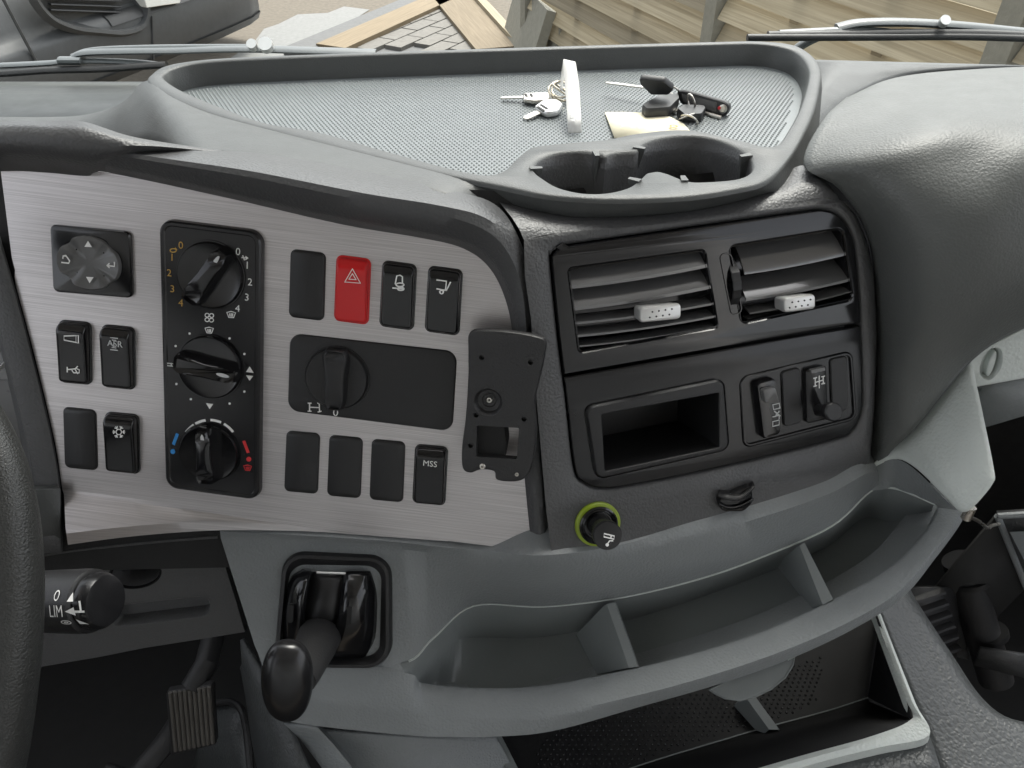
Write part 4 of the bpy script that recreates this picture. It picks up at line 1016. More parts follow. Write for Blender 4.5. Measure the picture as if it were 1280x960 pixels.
mb.build('trim_skin', 'charcoal', lt, angle=45)
hd = MB().rings([[PT.P(p, .0001) for p in inset(hol, -.0012)], [PT.P(p, .0012) for p in inset(hol, -.0002)], [PT.P(p, -.001) for p in inset(hol, .0009)]]); hd.build('hole_rim', 'satin', lt)

stk = thing('column_stalk', W(60, 750, .49), 'grey steering column stalk with LIM marking beside the wheel rim', 'stalk')
s0, s1 = W(-30, 752, .462), W(120, 751, .437); ax = (s1 - s0).normalized(); L_ = (s1 - s0).length
mb = MB().tube([s0 + ax * t for t in (0, L_ * .3, L_ * .92, L_ * .97, L_ * .975, L_ * .982)], [.0165, .0170, .0180, .0178, .0172, .0160], 40, up=UPV)
mb.build('stalk_body', 'matte', stk, angle=35)
mb = MB().tube([s0 + ax * t for t in (L_ * .975, L_ * .985, L_ * 1.0, L_ * 1.05, L_ * 1.08, L_ * 1.085)], [.0145, .0158, .0160, .0156, .0140, .0118], 40, up=UPV)
mb.build('stalk_end_button', 'satin', stk, angle=40)
nn = (CAM - s1); nn = (nn - ax * nn.dot(ax)).normalized()
tilt_ = camdir(-.6, .25, -1); tilt_ = (tilt_ - ax * tilt_.dot(ax)).normalized()
def stalk_print(mb, name):                                 # wrap flat print onto the stalk
    out = MB(); out.f = mb.f
    for p in mb.v:
        a_ = (p - s0).dot(ax); rad = (p - s0 - ax * a_); rr = .0165 + (.0180 - .0165) * min(1, a_ / (L_ * .92)); out.v.append(s0 + ax * a_ + rad.normalized() * (rr + .0004))
    return prt(out, name, 'white', stk)
PK2 = PL(s1 + nn * .0180, nn, ax)
mb = text(PK2, 0, 'O', 71, 745, 11, sx=.55); text(PK2, 0, 'LIM', 68, 766, 13, mb, sx=.62); strokes(PK2, 0, [ell(75, 785, 6, 4.5), ell(75, 785, 2, 1.5)], 1.2, mb)
fills(PK2, 0, [[(91, 740), (92, 752), (84, 752)], [(90, 778), (91, 789), (102, 790)], [(80, 765), (92, 759), (92, 771)]], mb)
strokes(PK2, 0, [[(92, 765), (104, 765)], [(100, 752), (100, 765)]], 2.4, mb)
stalk_print(mb, 'stalk_symbols')
sw = thing('steering_wheel', W(-20, 740, .38), 'worn black leather steering wheel rim beside the instrument cluster', 'steering wheel')
path = cr([W(*p) for p in [(-330, 330, .40), (-200, 385, .395), (-110, 440, .39), (-52, 500, .385), (-16, 560, .382), (4, 620, .38), (14, 690, .38), (15, 770, .38), (8, 860, .38), (-10, 970, .382), (-50, 1080, .385), (-120, 1190, .39), (-230, 1280, .40)]], 6)
MB().tube(path, .0138, 24).build('wheel_rim', 'leather', sw)
hubc = W(-420, 800, .45)
MB().tube([W(8, 790, .386), W(-150, 800, .42), hubc], [.012, .018, .03], 16, sx=.45).build('spoke', 'satin', sw)
MB().tube([hubc - camdir(.1, -.3, -1).normalized() * .03, hubc, hubc + camdir(.1, .5, -1).normalized() * .012], [.06, .075, .06], 32).build('hub_pad', 'satin', sw)

# ---------------------------------------------------------------- glovebox strip at right
PG = plane3(W(1210, 450, .545), W(1290, 405, .53), W(1230, 530, .56))
gb = thing('glovebox_lid', PG.at(1280, 500), 'pale grey glovebox edge with a recessed oval latch, beside the shelf wing', 'glovebox')
q = roundpoly(uvq(PG, [(1206, 447), (1340, 378), (1340, 500), (1228, 533)]), .002, 4)
qs = uvq(PG, [(1207, 448), (1340, 379), (1340, 462), (1219, 484)])
lat = circ(PG.uv(1239, 455), .0125, 28, .0072, R(48))
mb = MB()
mb.rings([[PG.P(p, -.012) for p in q], [PG.P(p, -.0015) for p in q], [PG.P(p, 0) for p in inset(q, .0012)]])
mb.poly([PG.P(p, 0) for p in inset(q, .0012)], [[PG.P(p, 0) for p in lat]])
mb.rings([[PG.P(p, 0) for p in lat], [PG.P(p, -.001) for p in inset(lat, .0006)], [PG.P(p, -.009) for p in inset(lat, .0014)]], cap1=True)
mb.build('lid_skin', 'light', gb, angle=35)
cl2 = PG.uv(1239, 456)
mb = button(MB(), PG, circ(cl2 + V((.001, -.001)), .0095, 20, .0022, R(48)), [(0, -.009), (0, -.003), (.0006, -.0024)])
mb.build('latch_bar', 'light', gb)
mb = MB().grid([[PG.at(1219, 484, .0005), PG.at(1340, 462, .0005)], [PG.at(1221, 492, .004), PG.at(1340, 470, .004)], [PG.at(1229, 535, .001), PG.at(1340, 502, .001)]])
mb.build('lower_step', 'console', gb, sheet=.002)

# ---------------------------------------------------------------- storage bin on the engine tunnel
bin_ = thing('tunnel_bin', Z(760, 930, -.68), 'open dark storage bin with dotted mat below the shelf lip', 'storage bin')
rim_o = [(1098, 760, -.575), (1122, 822, -.588), (1145, 880, -.598), (1161, 919, -.605), (1100, 934, -.607), (1020, 954, -.609), (900, 990, -.612)]
rim_i = [(1092, 765, -.575), (1113, 822, -.588), (1133, 876, -.598), (1139, 899, -.604), (1090, 920, -.607), (1000, 945, -.609), (880, 980, -.612)]
a_ = cr([Z(*p) for p in rim_o], 6); b_ = cr([Z(*p) for p in rim_i], 6)
mb = MB().grid([[p + V((.002, -.002, -.012)) for p in a_], a_, [p.lerp(q_, .5) + V((0, 0, .002)) for p, q_ in zip(a_, b_)], b_, [p + V((-.001, .001, -.006)) for p in b_]])
mb.build('bin_rim', 'light', bin_, angle=50)
zfl = -.672
fl = [(640, 1010), (655, 945), (700, 905), (800, 882), (1000, 838), (1075, 800), (1060, 884), (1033, 890), (950, 912), (900, 927), (820, 955), (700, 1010)]
PFm = PL(V((0, .3, CAM.z + zfl)), V((0, 0, 1)), V((1, 0, 0)))
far = [Z(x, y, zfl) for x, y in [(560, 1040), (600, 860), (1110, 760), (1120, 770)]]
mb = MB().poly([Z(x, y, zfl) for x, y in [(420, 1060), (520, 840), (700, 815), (1000, 760), (1100, 730), (1085, 872), (1033, 889), (950, 911), (900, 926), (820, 950), (700, 990)]])
mb.build('bin_floor', 'bindark', bin_, smooth=False)
wl = [(1085, 872), (1033, 889), (950, 911), (900, 926), (820, 950), (700, 990)]
ri = cr([Z(*p) for p in rim_i[3:]], 5)[::1]
wt = [ri[int(i * (len(ri) - 1) / 5)] for i in range(6)]
mb = MB().grid([[Z(x, y, zfl) for x, y in wl], [Z(x, y, zfl + .004) + V((0, -.004, 0)) for x, y in wl], wt]); mb.build('front_wall', 'bindark', bin_, sheet=.002)
rw = cr([Z(*p) for p in rim_i[:4]], 4)
fz_ = [Z(1097, 770, zfl), Z(1096, 800, zfl), Z(1090, 840, zfl), Z(1085, 872, zfl)]
fz_ = cr(fz_, 4); mb = MB().grid([rw, fz_]); mb.build('side_wall', 'bindark', bin_, sheet=.002)
mb = MB().grid([[Z(500, 800, zfl), Z(1110, 700, zfl)], [Z(500, 800, zfl) + V((0, .0, .12)), Z(1110, 700, zfl) + V((0, 0, .12))]]); mb.build('back_wall', 'bindark', bin_, sheet=.002)
# studs of the mat
mb = MB(); px_poly = [(672, 1000), (668, 940), (700, 908), (800, 884), (930, 852), (1030, 820), (1020, 876), (990, 892), (945, 905), (900, 918), (850, 934), (760, 965)]
pw = [(Z(x, y, zfl).x, Z(x, y, zfl).y) for x, y in px_poly]
yy = min(p[1] for p in pw); row = 0
while yy < max(p[1] for p in pw):
    xx = min(p[0] for p in pw) + (.0028 if row % 2 else 0)
    while xx < max(p[0] for p in pw):
        if inside(xx, yy, pw):
            o = len(mb.v); z0 = CAM.z + zfl
            for rr, zz_ in ((.0013, -.0002), (.0011, .0006), (.0006, .0011)):
                mb.v += [V((xx + rr * math.cos(k * 1.0472), yy + rr * math.sin(k * 1.0472), z0 + zz_)) for k in range(6)]
            for l_ in range(2):
                for k in range(6):
                    k2 = (k + 1) % 6; mb.f.append((o + l_ * 6 + k, o + l_ * 6 + k2, o + l_ * 6 + 6 + k2, o + l_ * 6 + 6 + k))
            mb.f.append(tuple(range(o + 12, o + 18)))
        xx += .0056
    yy += .0042; row += 1
tag(mb.build('mat_studs', 'satin', bin_, recalc=False, weld=False, angle=80), kind='stuff')
for (x0, y0), (x1, y1) in (((938, 868), (970, 912)), ((620, 915), (650, 975))):
    p0, p1 = Z(x0, y0, zfl + .02), Z(x1, y1, zfl + .012); s_ = V((.006, 0, 0))
    mb = MB().grid([[p0 - s_ * 2 + V((0, 0, -.022)), p1 - s_ * 2 + V((0, 0, -.016))], [p0 - s_, p1 - s_], [p0, p1], [p0 + s_ * .5, p1 + s_ * .5], [p0 + s_ * 1.2 + V((0, 0, -.022)), p1 + s_ * 1.2 + V((0, 0, -.016))]])
    mb.build('bin_rib', 'liner', bin_, angle=50)
MB().tube(cr([Z(x, y, zfl + .0008) for x, y in wl], 4), .0006, 6).build('mat_edge', 'liner', bin_)
# left end of the bin, under the shelf
lw = [[(355, 905, -.60), (380, 930, -.62), (420, 985, -.64)], [(395, 907, -.602), (425, 940, -.622), (470, 1000, -.64)], [(405, 910, -.625), (440, 950, -.65), (480, 1005, -.67)], [(620, 922, -.64), (640, 960, -.66), (660, 1010, -.675)]]
MB().grid([cr([Z(*p) for p in r_], 5) for r_ in lw]).build('end_panel', 'console', bin_, sheet=.002, angle=50)

# ---------------------------------------------------------------- engine tunnel cover
tn = thing('engine_tunnel', Z(1200, 930, -.68), 'coarse grained grey engine tunnel cover sloping beside the storage bin', 'tunnel cover')
g = [[(1092, 745, -.585), (1110, 735, -.587), (1131, 727, -.592), (1136, 735, -.63)], [(1101, 768, -.585), (1122, 756, -.588), (1148, 757, -.597), (1153, 766, -.635)], [(1123, 824, -.596), (1150, 806, -.598), (1186, 815, -.606), (1192, 824, -.645)],
     [(1146, 882, -.606), (1180, 862, -.606), (1222, 868, -.614), (1228, 878, -.655)], [(1163, 922, -.613), (1212, 905, -.612), (1262, 898, -.618), (1268, 910, -.66)], [(1185, 985, -.62), (1250, 960, -.618), (1330, 908, -.622), (1340, 925, -.665)], [(1220, 1060, -.63), (1300, 1040, -.626), (1420, 930, -.628), (1430, 950, -.67)]]
rows_ = [cr([Z(*p) for p in r_], 6) for r_ in g]; rows_ = [list(r_) for r_ in zip(*[cr(list(c_), 5) for c_ in zip(*rows_)])]
mb = MB().grid(rows_)
f_ = [[(1163, 921, -.613), (1100, 936, -.615), (1020, 956, -.617), (900, 992, -.62)], [(1185, 985, -.62), (1110, 1000, -.622), (1030, 1020, -.624), (910, 1060, -.626)]]
mb.grid([cr([Z(*p) for p in r_], 6) for r_ in f_])
mb.build('tunnel_skin', 'tunnel', tn, sheet=.004, angle=60)
# tunnel flank on the driver side
g = [[(300, 800, .66), (330, 850, .64), (352, 895, .625), (395, 990, .61)], [(302, 830, .68), (318, 870, .67), (332, 915, .66), (360, 1000, .65)], [(300, 835, .72), (308, 880, .72), (315, 930, .71), (330, 1000, .70)]]
MB().grid([cr([W(*p) for p in r_], 6) for r_ in g]).build('tunnel_flank', 'tunnel', tn, sheet=.004, angle=60)

# ---------------------------------------------------------------- footwells
zfloor = -1.12
mb = MB().poly([V((x, y, CAM.z + zfloor)) for x, y in ((-1.15, -.6), (1.15, -.6), (1.15, 1.1), (-1.15, 1.1))])
tag(mb.build('cab_floor', 'dark', None, smooth=False), kind='structure')
mb = MB().poly([V((x, y, CAM.z + z)) for x, y, z in ((-1.15, .95, zfloor), (1.15, .95, zfloor), (1.15, .74, -.31), (-1.15, .74, -.31))])
tag(mb.build('front_bulkhead', 'dark', None, smooth=False), kind='structure')
# accelerator
PP = plane3(W(210, 860, .80), W(268, 858, .80), W(240, 940, .84))
pe = thing('accelerator_pedal', W(240, 940, .86), 'worn ribbed accelerator pedal in the dark driver footwell', 'pedal')
q = roundpoly(uvq(PP, [(208, 864), (266, 855), (271, 930), (214, 944)]), .004, 5)
button(MB(), PP, q, [(0, -.006), (0, .0), (.0012, .0015)]).build('pedal_plate', 'rubber', pe)
for k in range(9):
    t = (k + .5) / 9; p0 = PP.at(210 + 54 * t, 866 - 8 * t, .002); p1 = PP.at(217 + 52 * t, 939 - 11 * t, .002)
    MB().tube([p0, p1], .0021, 8).build('rib', 'pedal', pe)
MB().tube([PP.at(240, 860, -.004), PP.at(258, 830, -.02), PP.at(268, 790, -.06)], .012, 12).build('pedal_arm', 'rubber', pe)
fm = thing('floor_mat', W(285, 930, .95), 'pebbled black floor mat edge beside the accelerator', 'floor mat')
mb = MB().grid([cr([W(*p) for p in r_], 5) for r_ in ([(262, 880, .90), (290, 878, .88), (306, 900, .86), (316, 990, .83)], [(240, 960, .92), (262, 970, .9), (280, 980, .88), (300, 1010, .85)])])
mb.build('mat_skin', 'tunnel', fm, sheet=.004)
mb = MB().tube(cr([W(*p) for p in [(262, 880, .895), (290, 878, .875), (306, 900, .855), (316, 990, .825)]], 5), .004, 8); mb.build('mat_edge', 'rubber', fm)
bp = thing('brake_pedal', W(190, 950, .9), 'dark pedal arm low in the driver footwell', 'pedal')
MB().tube(cr([W(*p) for p in [(222, 905, .92), (205, 930, .90), (175, 965, .88), (150, 990, .87)]], 4), .013, 14, sx=.6).build('arm', 'rubber', bp)
q = [W(*p) for p in [(130, 960, .86), (180, 975, .86), (170, 1010, .88), (110, 1000, .88)]]
MB().poly(q).build('pad', 'rubber', bp, sheet=.008)

# passenger side: dark fittings
rb_ = thing('ribbed_step_mat', W(1160, 790, .8), 'black ribbed rubber mat piece behind the tunnel cover', 'mat')
PM = plane3(W(1132, 742, .76), W(1180, 745, .78), W(1165, 810, .80))
MB().poly([PM.at(x, y) for x, y in [(1125, 735), (1200, 735), (1195, 840), (1150, 790)]]).build('mat_base', 'rubber', rb_, sheet=.004)
for k in range(6):
    p0, p1 = PM.at(1136 + k * 5, 752 + k * 14, .002), PM.at(1178 + k * 4, 738 + k * 14, .002)
    MB().tube([p0, p1], .005, 8, sx=.5).build('rib', 'rubber', rb_)
stt = thing('black_strut', W(1230, 780, .8), 'slim black strut with clamp in the passenger footwell', 'strut')
MB().tube([W(1200, 700, .78), W(1222, 770, .80), W(1245, 850, .82)], .017, 18).build('strut_tube', 'rubber', stt)
for x, y, d_ in ((1214, 724, .783), (1236, 792, .803)):
    c_ = W(x, y, d_); ax = (W(1245, 850, .82) - W(1200, 700, .78)).normalized(); MB().tube([c_ - ax * .003, c_ + ax * .003], .0185, 18).build('clamp_ring', 'matte', stt)
fb_ = thing('folded_bracket', W(1240, 840, .8), 'dark folded metal bracket at the foot of the strut', 'bracket')
MB().poly([W(*p) for p in [(1226, 812, .78), (1290, 822, .77), (1290, 850, .79), (1262, 842, .80), (1218, 832, .80)]]).build('bracket_top', 'charcoal', fb_, sheet=.004)
MB().poly([W(*p) for p in [(1186, 736, .80), (1192, 742, .80), (1212, 825, .82), (1180, 818, .82)]]).build('bracket_leg', 'charcoal', fb_, sheet=.004)
bx = thing('dark_case', W(1270, 720, .74), 'dark case with pale edged lid standing in the passenger footwell', 'case')
c4 = [W(1247, 645, .70), W(1330, 640, .68), W(1350, 760, .76), W(1283, 735, .76)]
MB().poly(c4).build('case_lid', 'charcoal', bx, sheet=.006)
MB().poly([c4[0], c4[3], c4[3] + V((-.02, .02, -.25)), c4[0] + V((-.02, .02, -.25))]).build('case_side', 'dark', bx, sheet=.004)
MB().tube([c4[0], c4[3]], .003, 8).build('lid_edge', 'console', bx)
MB().tube([c4[0], c4[1]], .003, 8).build('lid_edge', 'console', bx)
lbl = [W(1262, 665, .699), W(1320, 662, .685), W(1330, 700, .71), W(1280, 700, .72)]
MB().poly([p + (CAM - p).normalized() * .003 for p in lbl]).build('lid_label', 'console', bx)
hg = thing('wing_hinge', W(1212, 642, .53), 'small bright metal hinge with wire under the tip of the wing', 'hinge')
MB().tube([W(1214, 634, .525), W(1207, 648, .53)], .0035, 12).build('hinge_barrel', 'steel', hg)
MB().tube(cr([W(*p) for p in [(1212, 646, .53), (1224, 652, .55), (1234, 660, .58), (1240, 657, .60), (1249, 655, .64)]], 5), .0013, 8).build('wire', 'steel', hg)

# ---------------------------------------------------------------- keys on the tray
zk = CAM.z + ZF + .0012
def onT(x, y, h=0): return Z(x, y, ZF + h)
TP = PL(V((0, .55, CAM.z + ZF)), V((0, 0, 1)), V((1, 0, 0)))
def key_blade(par, a, b, wd, h, mat='steel', thick=.0011, lift=0):
    d_ = (b - a).normalized(); s_ = V((-d_.y, d_.x, 0)).normalized(); L2 = (b - a).length
    up_, dn = [], []
    for k in range(15):
        t = k / 14; nb = (0, .25, .0, .3, .12, .35, .05, .22)[k % 8] * (k > 2)
        up_.append(a + d_ * (L2 * t) + s_ * wd * (.5 if t < .93 else .2)); dn.append(a + d_ * (L2 * t) - s_ * wd * ((.5 - nb * .6) if t < .93 else .15))
    lp_ = up_ + dn[::-1]; z_ = V((0, 0, thick))
    mb = MB().rings([[p for p in lp_], [p + z_ for p in lp_]], True, True); return mb.build('key_blade', mat, par, angle=25)
def slab_poly(px, h0, h1, r_=.002, ins=.0008, pl=TP):
    q_ = roundpoly(uvq(pl, px, h1), r_, 4); return button(MB(), pl, q_, [(ins, h0), (0, h0 + (h1 - h0) * .3), (0, h1 - (h1 - h0) * .25), (ins, h1)], cap0=True)
def ring_(c, r_, tube, nrm, par, name='key_ring', mat='brass'):
    n_ = V(nrm).normalized(); a_ = n_.orthogonal().normalized(); b_ = n_.cross(a_)
    path_ = [c + (a_ * math.cos(2 * math.pi * k / 28) + b_ * math.sin(2 * math.pi * k / 28)) * r_ for k in range(29)]
    return MB().tube(path_, tube, 8, cap=False).build(name, mat, par)
k1_ = thing('key_bunch', onT(695, 125), 'two small keys on rings with an upright white paper tag lying on the tray', 'keys')
key_blade(k1_, onT(660, 122, .004), onT(626, 123, .002), .0055, 0)
mb = slab_poly([(654, 116), (686, 115), (688, 124), (668, 126), (654, 124)], .002, .0055); mb.build('key_head', 'steel', k1_)
mb = MB()
for x in (656.5, 663): 
    q_ = roundpoly(uvq(TP, [(x - 1.4, 116.5), (x + 1.8, 116.5), (x + 3.4, 120), (x + .4, 120)], .006), .0004, 2); button(mb, TP, q_, [(0, .0052), (0, .0058)])
mb.build('key_slots', 'dark', k1_)
key_blade(k1_, onT(682, 137, .004), onT(655, 149, .0012), .0075, 0)
mb = slab_poly([(667, 133), (680, 124), (696, 123), (704, 129), (699, 138), (684, 141)], .0015, .006, .004); mb.build('key_head', 'silver', k1_)
mb = MB()
for dx, dy in ((0, 0), (-4, 2.5)):
    q_ = roundpoly(uvq(TP, [(674 + dx, 130.5 + dy), (677 + dx, 129.8 + dy), (685.5 + dx, 135 + dy), (682.5 + dx, 136 + dy)], .0064), .0004, 2); button(mb, TP, q_, [(0, .0055), (0, .0063)])
mb.build('key_slots', 'dark', k1_)
c_ = onT(699, 116, .007)
for k, (n_, r_) in enumerate((((.35, -.25, .9), .0105), ((.1, -.5, .8), .0105), ((.5, .1, .8), .0095), ((-.2, -.4, .85), .010))): ring_(c_ + V((.001 * k, -.001 * k, .0015 * k)), r_, .0009, n_, k1_)
# paper strip folded over the rings
def strip(par, L_pts, R_pts, name, mat): 
    return MB().grid([cr(L_pts, 6), cr(R_pts, 6)]).build(name, mat, par, sheet=.0003)
Lp = [Z(710, 166, ZF + .0012), W(709.5, 150, .625), W(708, 130, .636), W(706, 105, .648), W(704, 80, .657), W(704.5, 74, .661)]
Rp = [Z(727, 166, ZF + .0012), W(726.5, 150, .626), W(725.5, 130, .637), W(724, 107, .649), W(720.5, 83, .659), W(719, 77, .663)]
strip(k1_, Lp, Rp, 'paper_tag', 'paper')
strip(k1_, [Lp[-1], W(702, 90, .667), W(700, 112, .662)], [Rp[-1].lerp(Lp[-1], .7), W(706, 90, .669), W(703, 114, .663)], 'paper_tag_fold', 'paper')
PTg = plane3(Lp[1], Rp[1], Lp[2]); mb = MB()
text(PTg, .0008, 'AKO', 716.5, 145, 9, mb, rot=R(88), sx=.9)
prt(mb, 'tag_writing', 'grey_print', k1_)

k2_ = thing('key_bunch', onT(830, 130), 'black truck keys with a slim fob and cream paper tag behind the cup holders', 'keys')
key_blade(k2_, onT(806, 110, .012), onT(757, 104, .010), .0045, 0)
mb = MB(); 
PKa = plane3(onT(800, 108, .020), onT(838, 112, .020), onT(812, 126, .006))
q_ = roundpoly(uvq(PKa, [(799, 99), (830, 102), (842, 112), (836, 119), (814, 119), (800, 106)], 0), .002, 4); button(mb, PKa, q_, [(.0006, -.006), (0, -.005), (0, -.001), (.0006, 0)], cap0=True); mb.build('key_head', 'keyblack', k2_)
mb = slab_poly([(802, 130), (826, 117), (848, 116), (850, 122), (838, 134), (808, 136)], .002, .011, .003); mb.build('key_head', 'keyblack', k2_)
mb = slab_poly([(846, 135), (855, 130), (880, 131), (883, 134), (878, 142), (856, 143)], .001, .008, .002); mb.build('key_head', 'keyblack', k2_)
key_blade(k2_, onT(822, 133, .004), onT(803, 141, .001), .0085, 0); key_blade(k2_, onT(850, 138, .003), onT(828, 142, .001), .005, 0)
# fob
p0, p1 = onT(846, 118, .010), onT(906, 136, .007)
PFb = plane3(p0, p1, onT(876, 138, .0015))
q_ = roundpoly(uvq(PFb, [(845, 113), (856, 113), (906, 127), (911, 132), (908, 144), (900, 146), (850, 130)]), .003, 5)
mb = button(MB(), PFb, q_, [(.0008, -.008), (0, -.006), (0, -.001), (.0008, 0)], cap0=True); fob = mb.build('slim_fob', 'keyblack', k2_)
q_ = roundpoly(uvq(PFb, [(852, 117), (896, 128), (895, 140), (854, 127)], .0004), .001, 3); button(MB(), PFb, q_, [(0, -.0004), (0, .0005)]).build('fob_face', 'mirror', fob)
MB().rings([[PFb.P(p, h) for p in circ(PFb.uv(904, 136), r_, 18)] for r_, h in ((.0036, -.001), (.0036, .0012), (.0024, .0022))], cap1=True).build('fob_stud', 'steel', fob)
MB().rings([[PFb.P(p, h) for p in circ(PFb.uv(900.5, 134.5), r_, 12)] for r_, h in ((.0014, -.001), (.0014, .0026))], cap1=True).build('fob_lamp', 'redprint', fob)
MB().tube([onT(880, 141, .002), onT(901, 147, .002)], .0014, 8).build('fob_bar', 'steel', k2_)
for c_, n_, r_ in ((onT(864, 127, .010), (.9, .3, .3), .0065), (onT(862, 150, .004), (.4, .5, .6), .0075), (onT(840, 113, .012), (.3, .6, .6), .006), (onT(858, 146, .004), (-.3, .4, .8), .007)): ring_(c_, r_, .0008, n_, k2_, mat='steel')
q_ = [V(p) for p in [(756, 140), (780, 140), (815, 141), (838, 146), (855, 155), (866, 167), (866, 172), (768, 172)]]
qa = [TP.at(p[0], p[1], .002 + .0015 * (i % 2)) for i, p in enumerate(q_)]
tg = MB().poly(qa).build('card_tag', 'cream', k2_, sheet=.0004)
mb = strokes(TP, .0045, [[(770, 152), (778, 156), (775, 160), (785, 154), (790, 160)], [(793, 152), (799, 161)], [(800, 153), (806, 160)], [(810, 161), (826, 162)]], .8); prt(mb, 'card_writing', 'grey_print', tg)
mb = MB().rings([[TP.P(p, .0042) for p in circ(TP.uv(842, 158, .004), r_, 14)] for r_ in (.0035, .0018)]); mb.build('card_eyelet', 'amber', tg)

# ---------------------------------------------------------------- windscreen, cowl, wipers
wsr = thing('windscreen', V((0, .92, CAM.z - .30)), 'clear curved truck windscreen above the dashboard', 'windscreen')
rows_ = []
for k in range(9):
    t = k / 8; z = -.33 + 1.15 * t; rows_.append([V((x, .94 - .16 * t - .10 * (abs(x) / 1.2) ** 2.2, CAM.z + z)) for x in [-1.2 + 2.4 * j / 20 for j in range(21)]])
MB().grid(rows_).build('pane', 'glass', wsr)
cw_ = thing('cowl', V((0, .95, CAM.z - .32)), 'dark cowl strip at the foot of the windscreen', 'cowl')
MB().grid([[V((x, .70, CAM.z - .285)) for x in (-1.2, 0, 1.2)], [V((x, .86, CAM.z - .29)) for x in (-1.2, 0, 1.2)], [V((x, .95, CAM.z - .305)) for x in (-1.2, 0, 1.2)], [V((x, 1.08, CAM.z - .36)) for x in (-1.2, 0, 1.2)], [V((x, 1.12, CAM.z - .8)) for x in (-1.2, 0, 1.2)]]).build('cowl_skin', 'cowl', cw_, sheet=.004)
def Yp(x, y, Y):
    r_ = ray(x, y); return CAM + r_ * (Y / r_.y)
def bar(par, name, pts, wd, hg_, mat='wiper'):
    path_ = cr(pts, 5); return MB().tube(path_, wd, 8, sx=hg_, sy=1.0, up=V((0, 0, 1))).build(name, mat, par, angle=60)
w1 = thing('wiper', Yp(330, 62, .97), 'dusty windscreen wiper with long arm lying in front of the tray, van behind', 'wiper')
bar(w1, 'arm', [Yp(*p, .97) for p in [(92, 72), (105, 66), (150, 64), (220, 63), (300, 61), (380, 63), (470, 66)]], .010, .35)
bar(w1, 'arm_rod', [Yp(*p, .975) for p in [(90, 70), (115, 62), (180, 59), (260, 58), (330, 58)]], .005, .5)
bar(w1, 'linkage', [Yp(*p, .965) for p in [(-40, 83), (0, 82), (60, 79), (80, 77), (120, 76), (170, 78), (200, 81)]], .007, .4)
bar(w1, 'blade', [Yp(*p, .955) for p in [(-60, 93), (0, 92), (60, 88), (130, 86), (190, 82), (208, 81)]], .006, .7, 'rubber')
bar(w1, 'blade_holder', [Yp(*p, .958) for p in [(-60, 90), (0, 89), (60, 86), (130, 84), (200, 81)]], .004, .6)
for x, y, r_ in ((317, 60, .006), (334, 60, .0085)):
    p = Yp(x, y - 1, .962); MB().tube([p, p + V((0, -.006, .006))], r_, 16).build('bolt', 'silver', w1)
MB().tube([Yp(76, 76, .963), Yp(104, 76, .963)], .010, 10, sx=.5).build('clip', 'wiper', w1)
w2 = thing('wiper', Yp(1200, 45, .97), 'dusty windscreen wiper in front of the board fence, above the passenger pad', 'wiper')
bar(w2, 'arm', [Yp(*p, .95) for p in [(1046, 35), (1075, 29), (1130, 28), (1200, 32), (1280, 40), (1340, 46)]], .010, .45)
bar(w2, 'linkage', [Yp(*p, .945) for p in [(974, 41), (1010, 39), (1060, 37), (1100, 38), (1117, 40)]], .006, .5)
bar(w2, 'blade', [Yp(*p, .935) for p in [(934, 47), (1000, 47), (1100, 46.5), (1200, 46), (1280, 48), (1340, 50)]], .005, .8, 'rubber')
bar(w2, 'blade_holder', [Yp(*p, .94) for p in [(960, 43), (1040, 42), (1130, 40), (1230, 41), (1340, 47)]], .006, .6, 'rubber')
bar(w2, 'pivot_rod', [Yp(*p, .955) for p in [(1025, 45), (1012, 51), (1000, 58), (990, 66)]], .007, .7)
p = Yp(1178, 29, .94); MB().tube([p, p + V((0, -.005, .005))], .006, 14).build('bolt', 'silver', w2)

# ---------------------------------------------------------------- yard outside
mb = MB().poly([V((x, y, 0)) for x, y in ((-200, -40), (200, -40), (200, 260), (-200, 260))])
tag(mb.build('ground', 'sand', None, smooth=False), kind='structure')
def G_(x, y, z=0):
    r_ = ray(x, y); return CAM + r_ * ((z - CAM.z) / r_.z)
# paving stones between the strips
pv = MB().poly([G_(x, y, .02) for x, y in [(395, 75), (520, 18), (560, 4), (600, 75)]])
pvo = pv.build('paving', 'kerb', None, smooth=False); tag(pvo, kind='structure')
o_ = G_(400, 78); ux = (G_(560, 2) - G_(410, 62)).normalized(); uy = V((-ux.y, ux.x, 0)) * -1
pl_px = [(415, 68), (545, 8), (560, 10), (600, 70)]; pwp = [(G_(x, y).x, G_(x, y).y) for x, y in pl_px]
br_n = 0
for i in range(0, 26):
    for j in range(-4, 22):
        c_ = o_ + ux * (i * .42 + (.21 if j % 2 else 0)) + uy * (j * .22)
        if inside(c_.x, c_.y, pwp):
            mb = MB().box(V((c_.x, c_.y, .035)), ux * .2, uy * .1, V((0, 0, .022 + .004 * random.random()))); mb.build('paving_stone', 'pave', pvo, smooth=False)
def beam(name, px0, px1, w0, h_, mat, lab, cat):
    a_, b_ = G_(*px0), G_(*px1); d_ = (b_ - a_); L2 = d_.length; d_.normalize(); s_ = V((-d_.y, d_.x, 0))
    o_ = MB().box((a_ + b_) / 2 + V((0, 0, h_ / 2)), d_ * (L2 / 2), s_ * (w0 / 2), V((0, 0, h_ / 2)))
    pl = PL(a_, V((0, 0, 1)), d_); ob_ = o_.build(name, mat, None, smooth=False, uvpl=pl); tag(ob_, lab, cat); return ob_
beam('timber_beam', (415, 70), (585, -8), .36, .10, 'beam', 'pale timber strip along the dark kerb, left of the paving', 'beam')
beam('timber_beam', (560, -2), (625, 72), .50, .10, 'beam', 'wide pale timber strip between the paving and the concrete panels', 'beam')
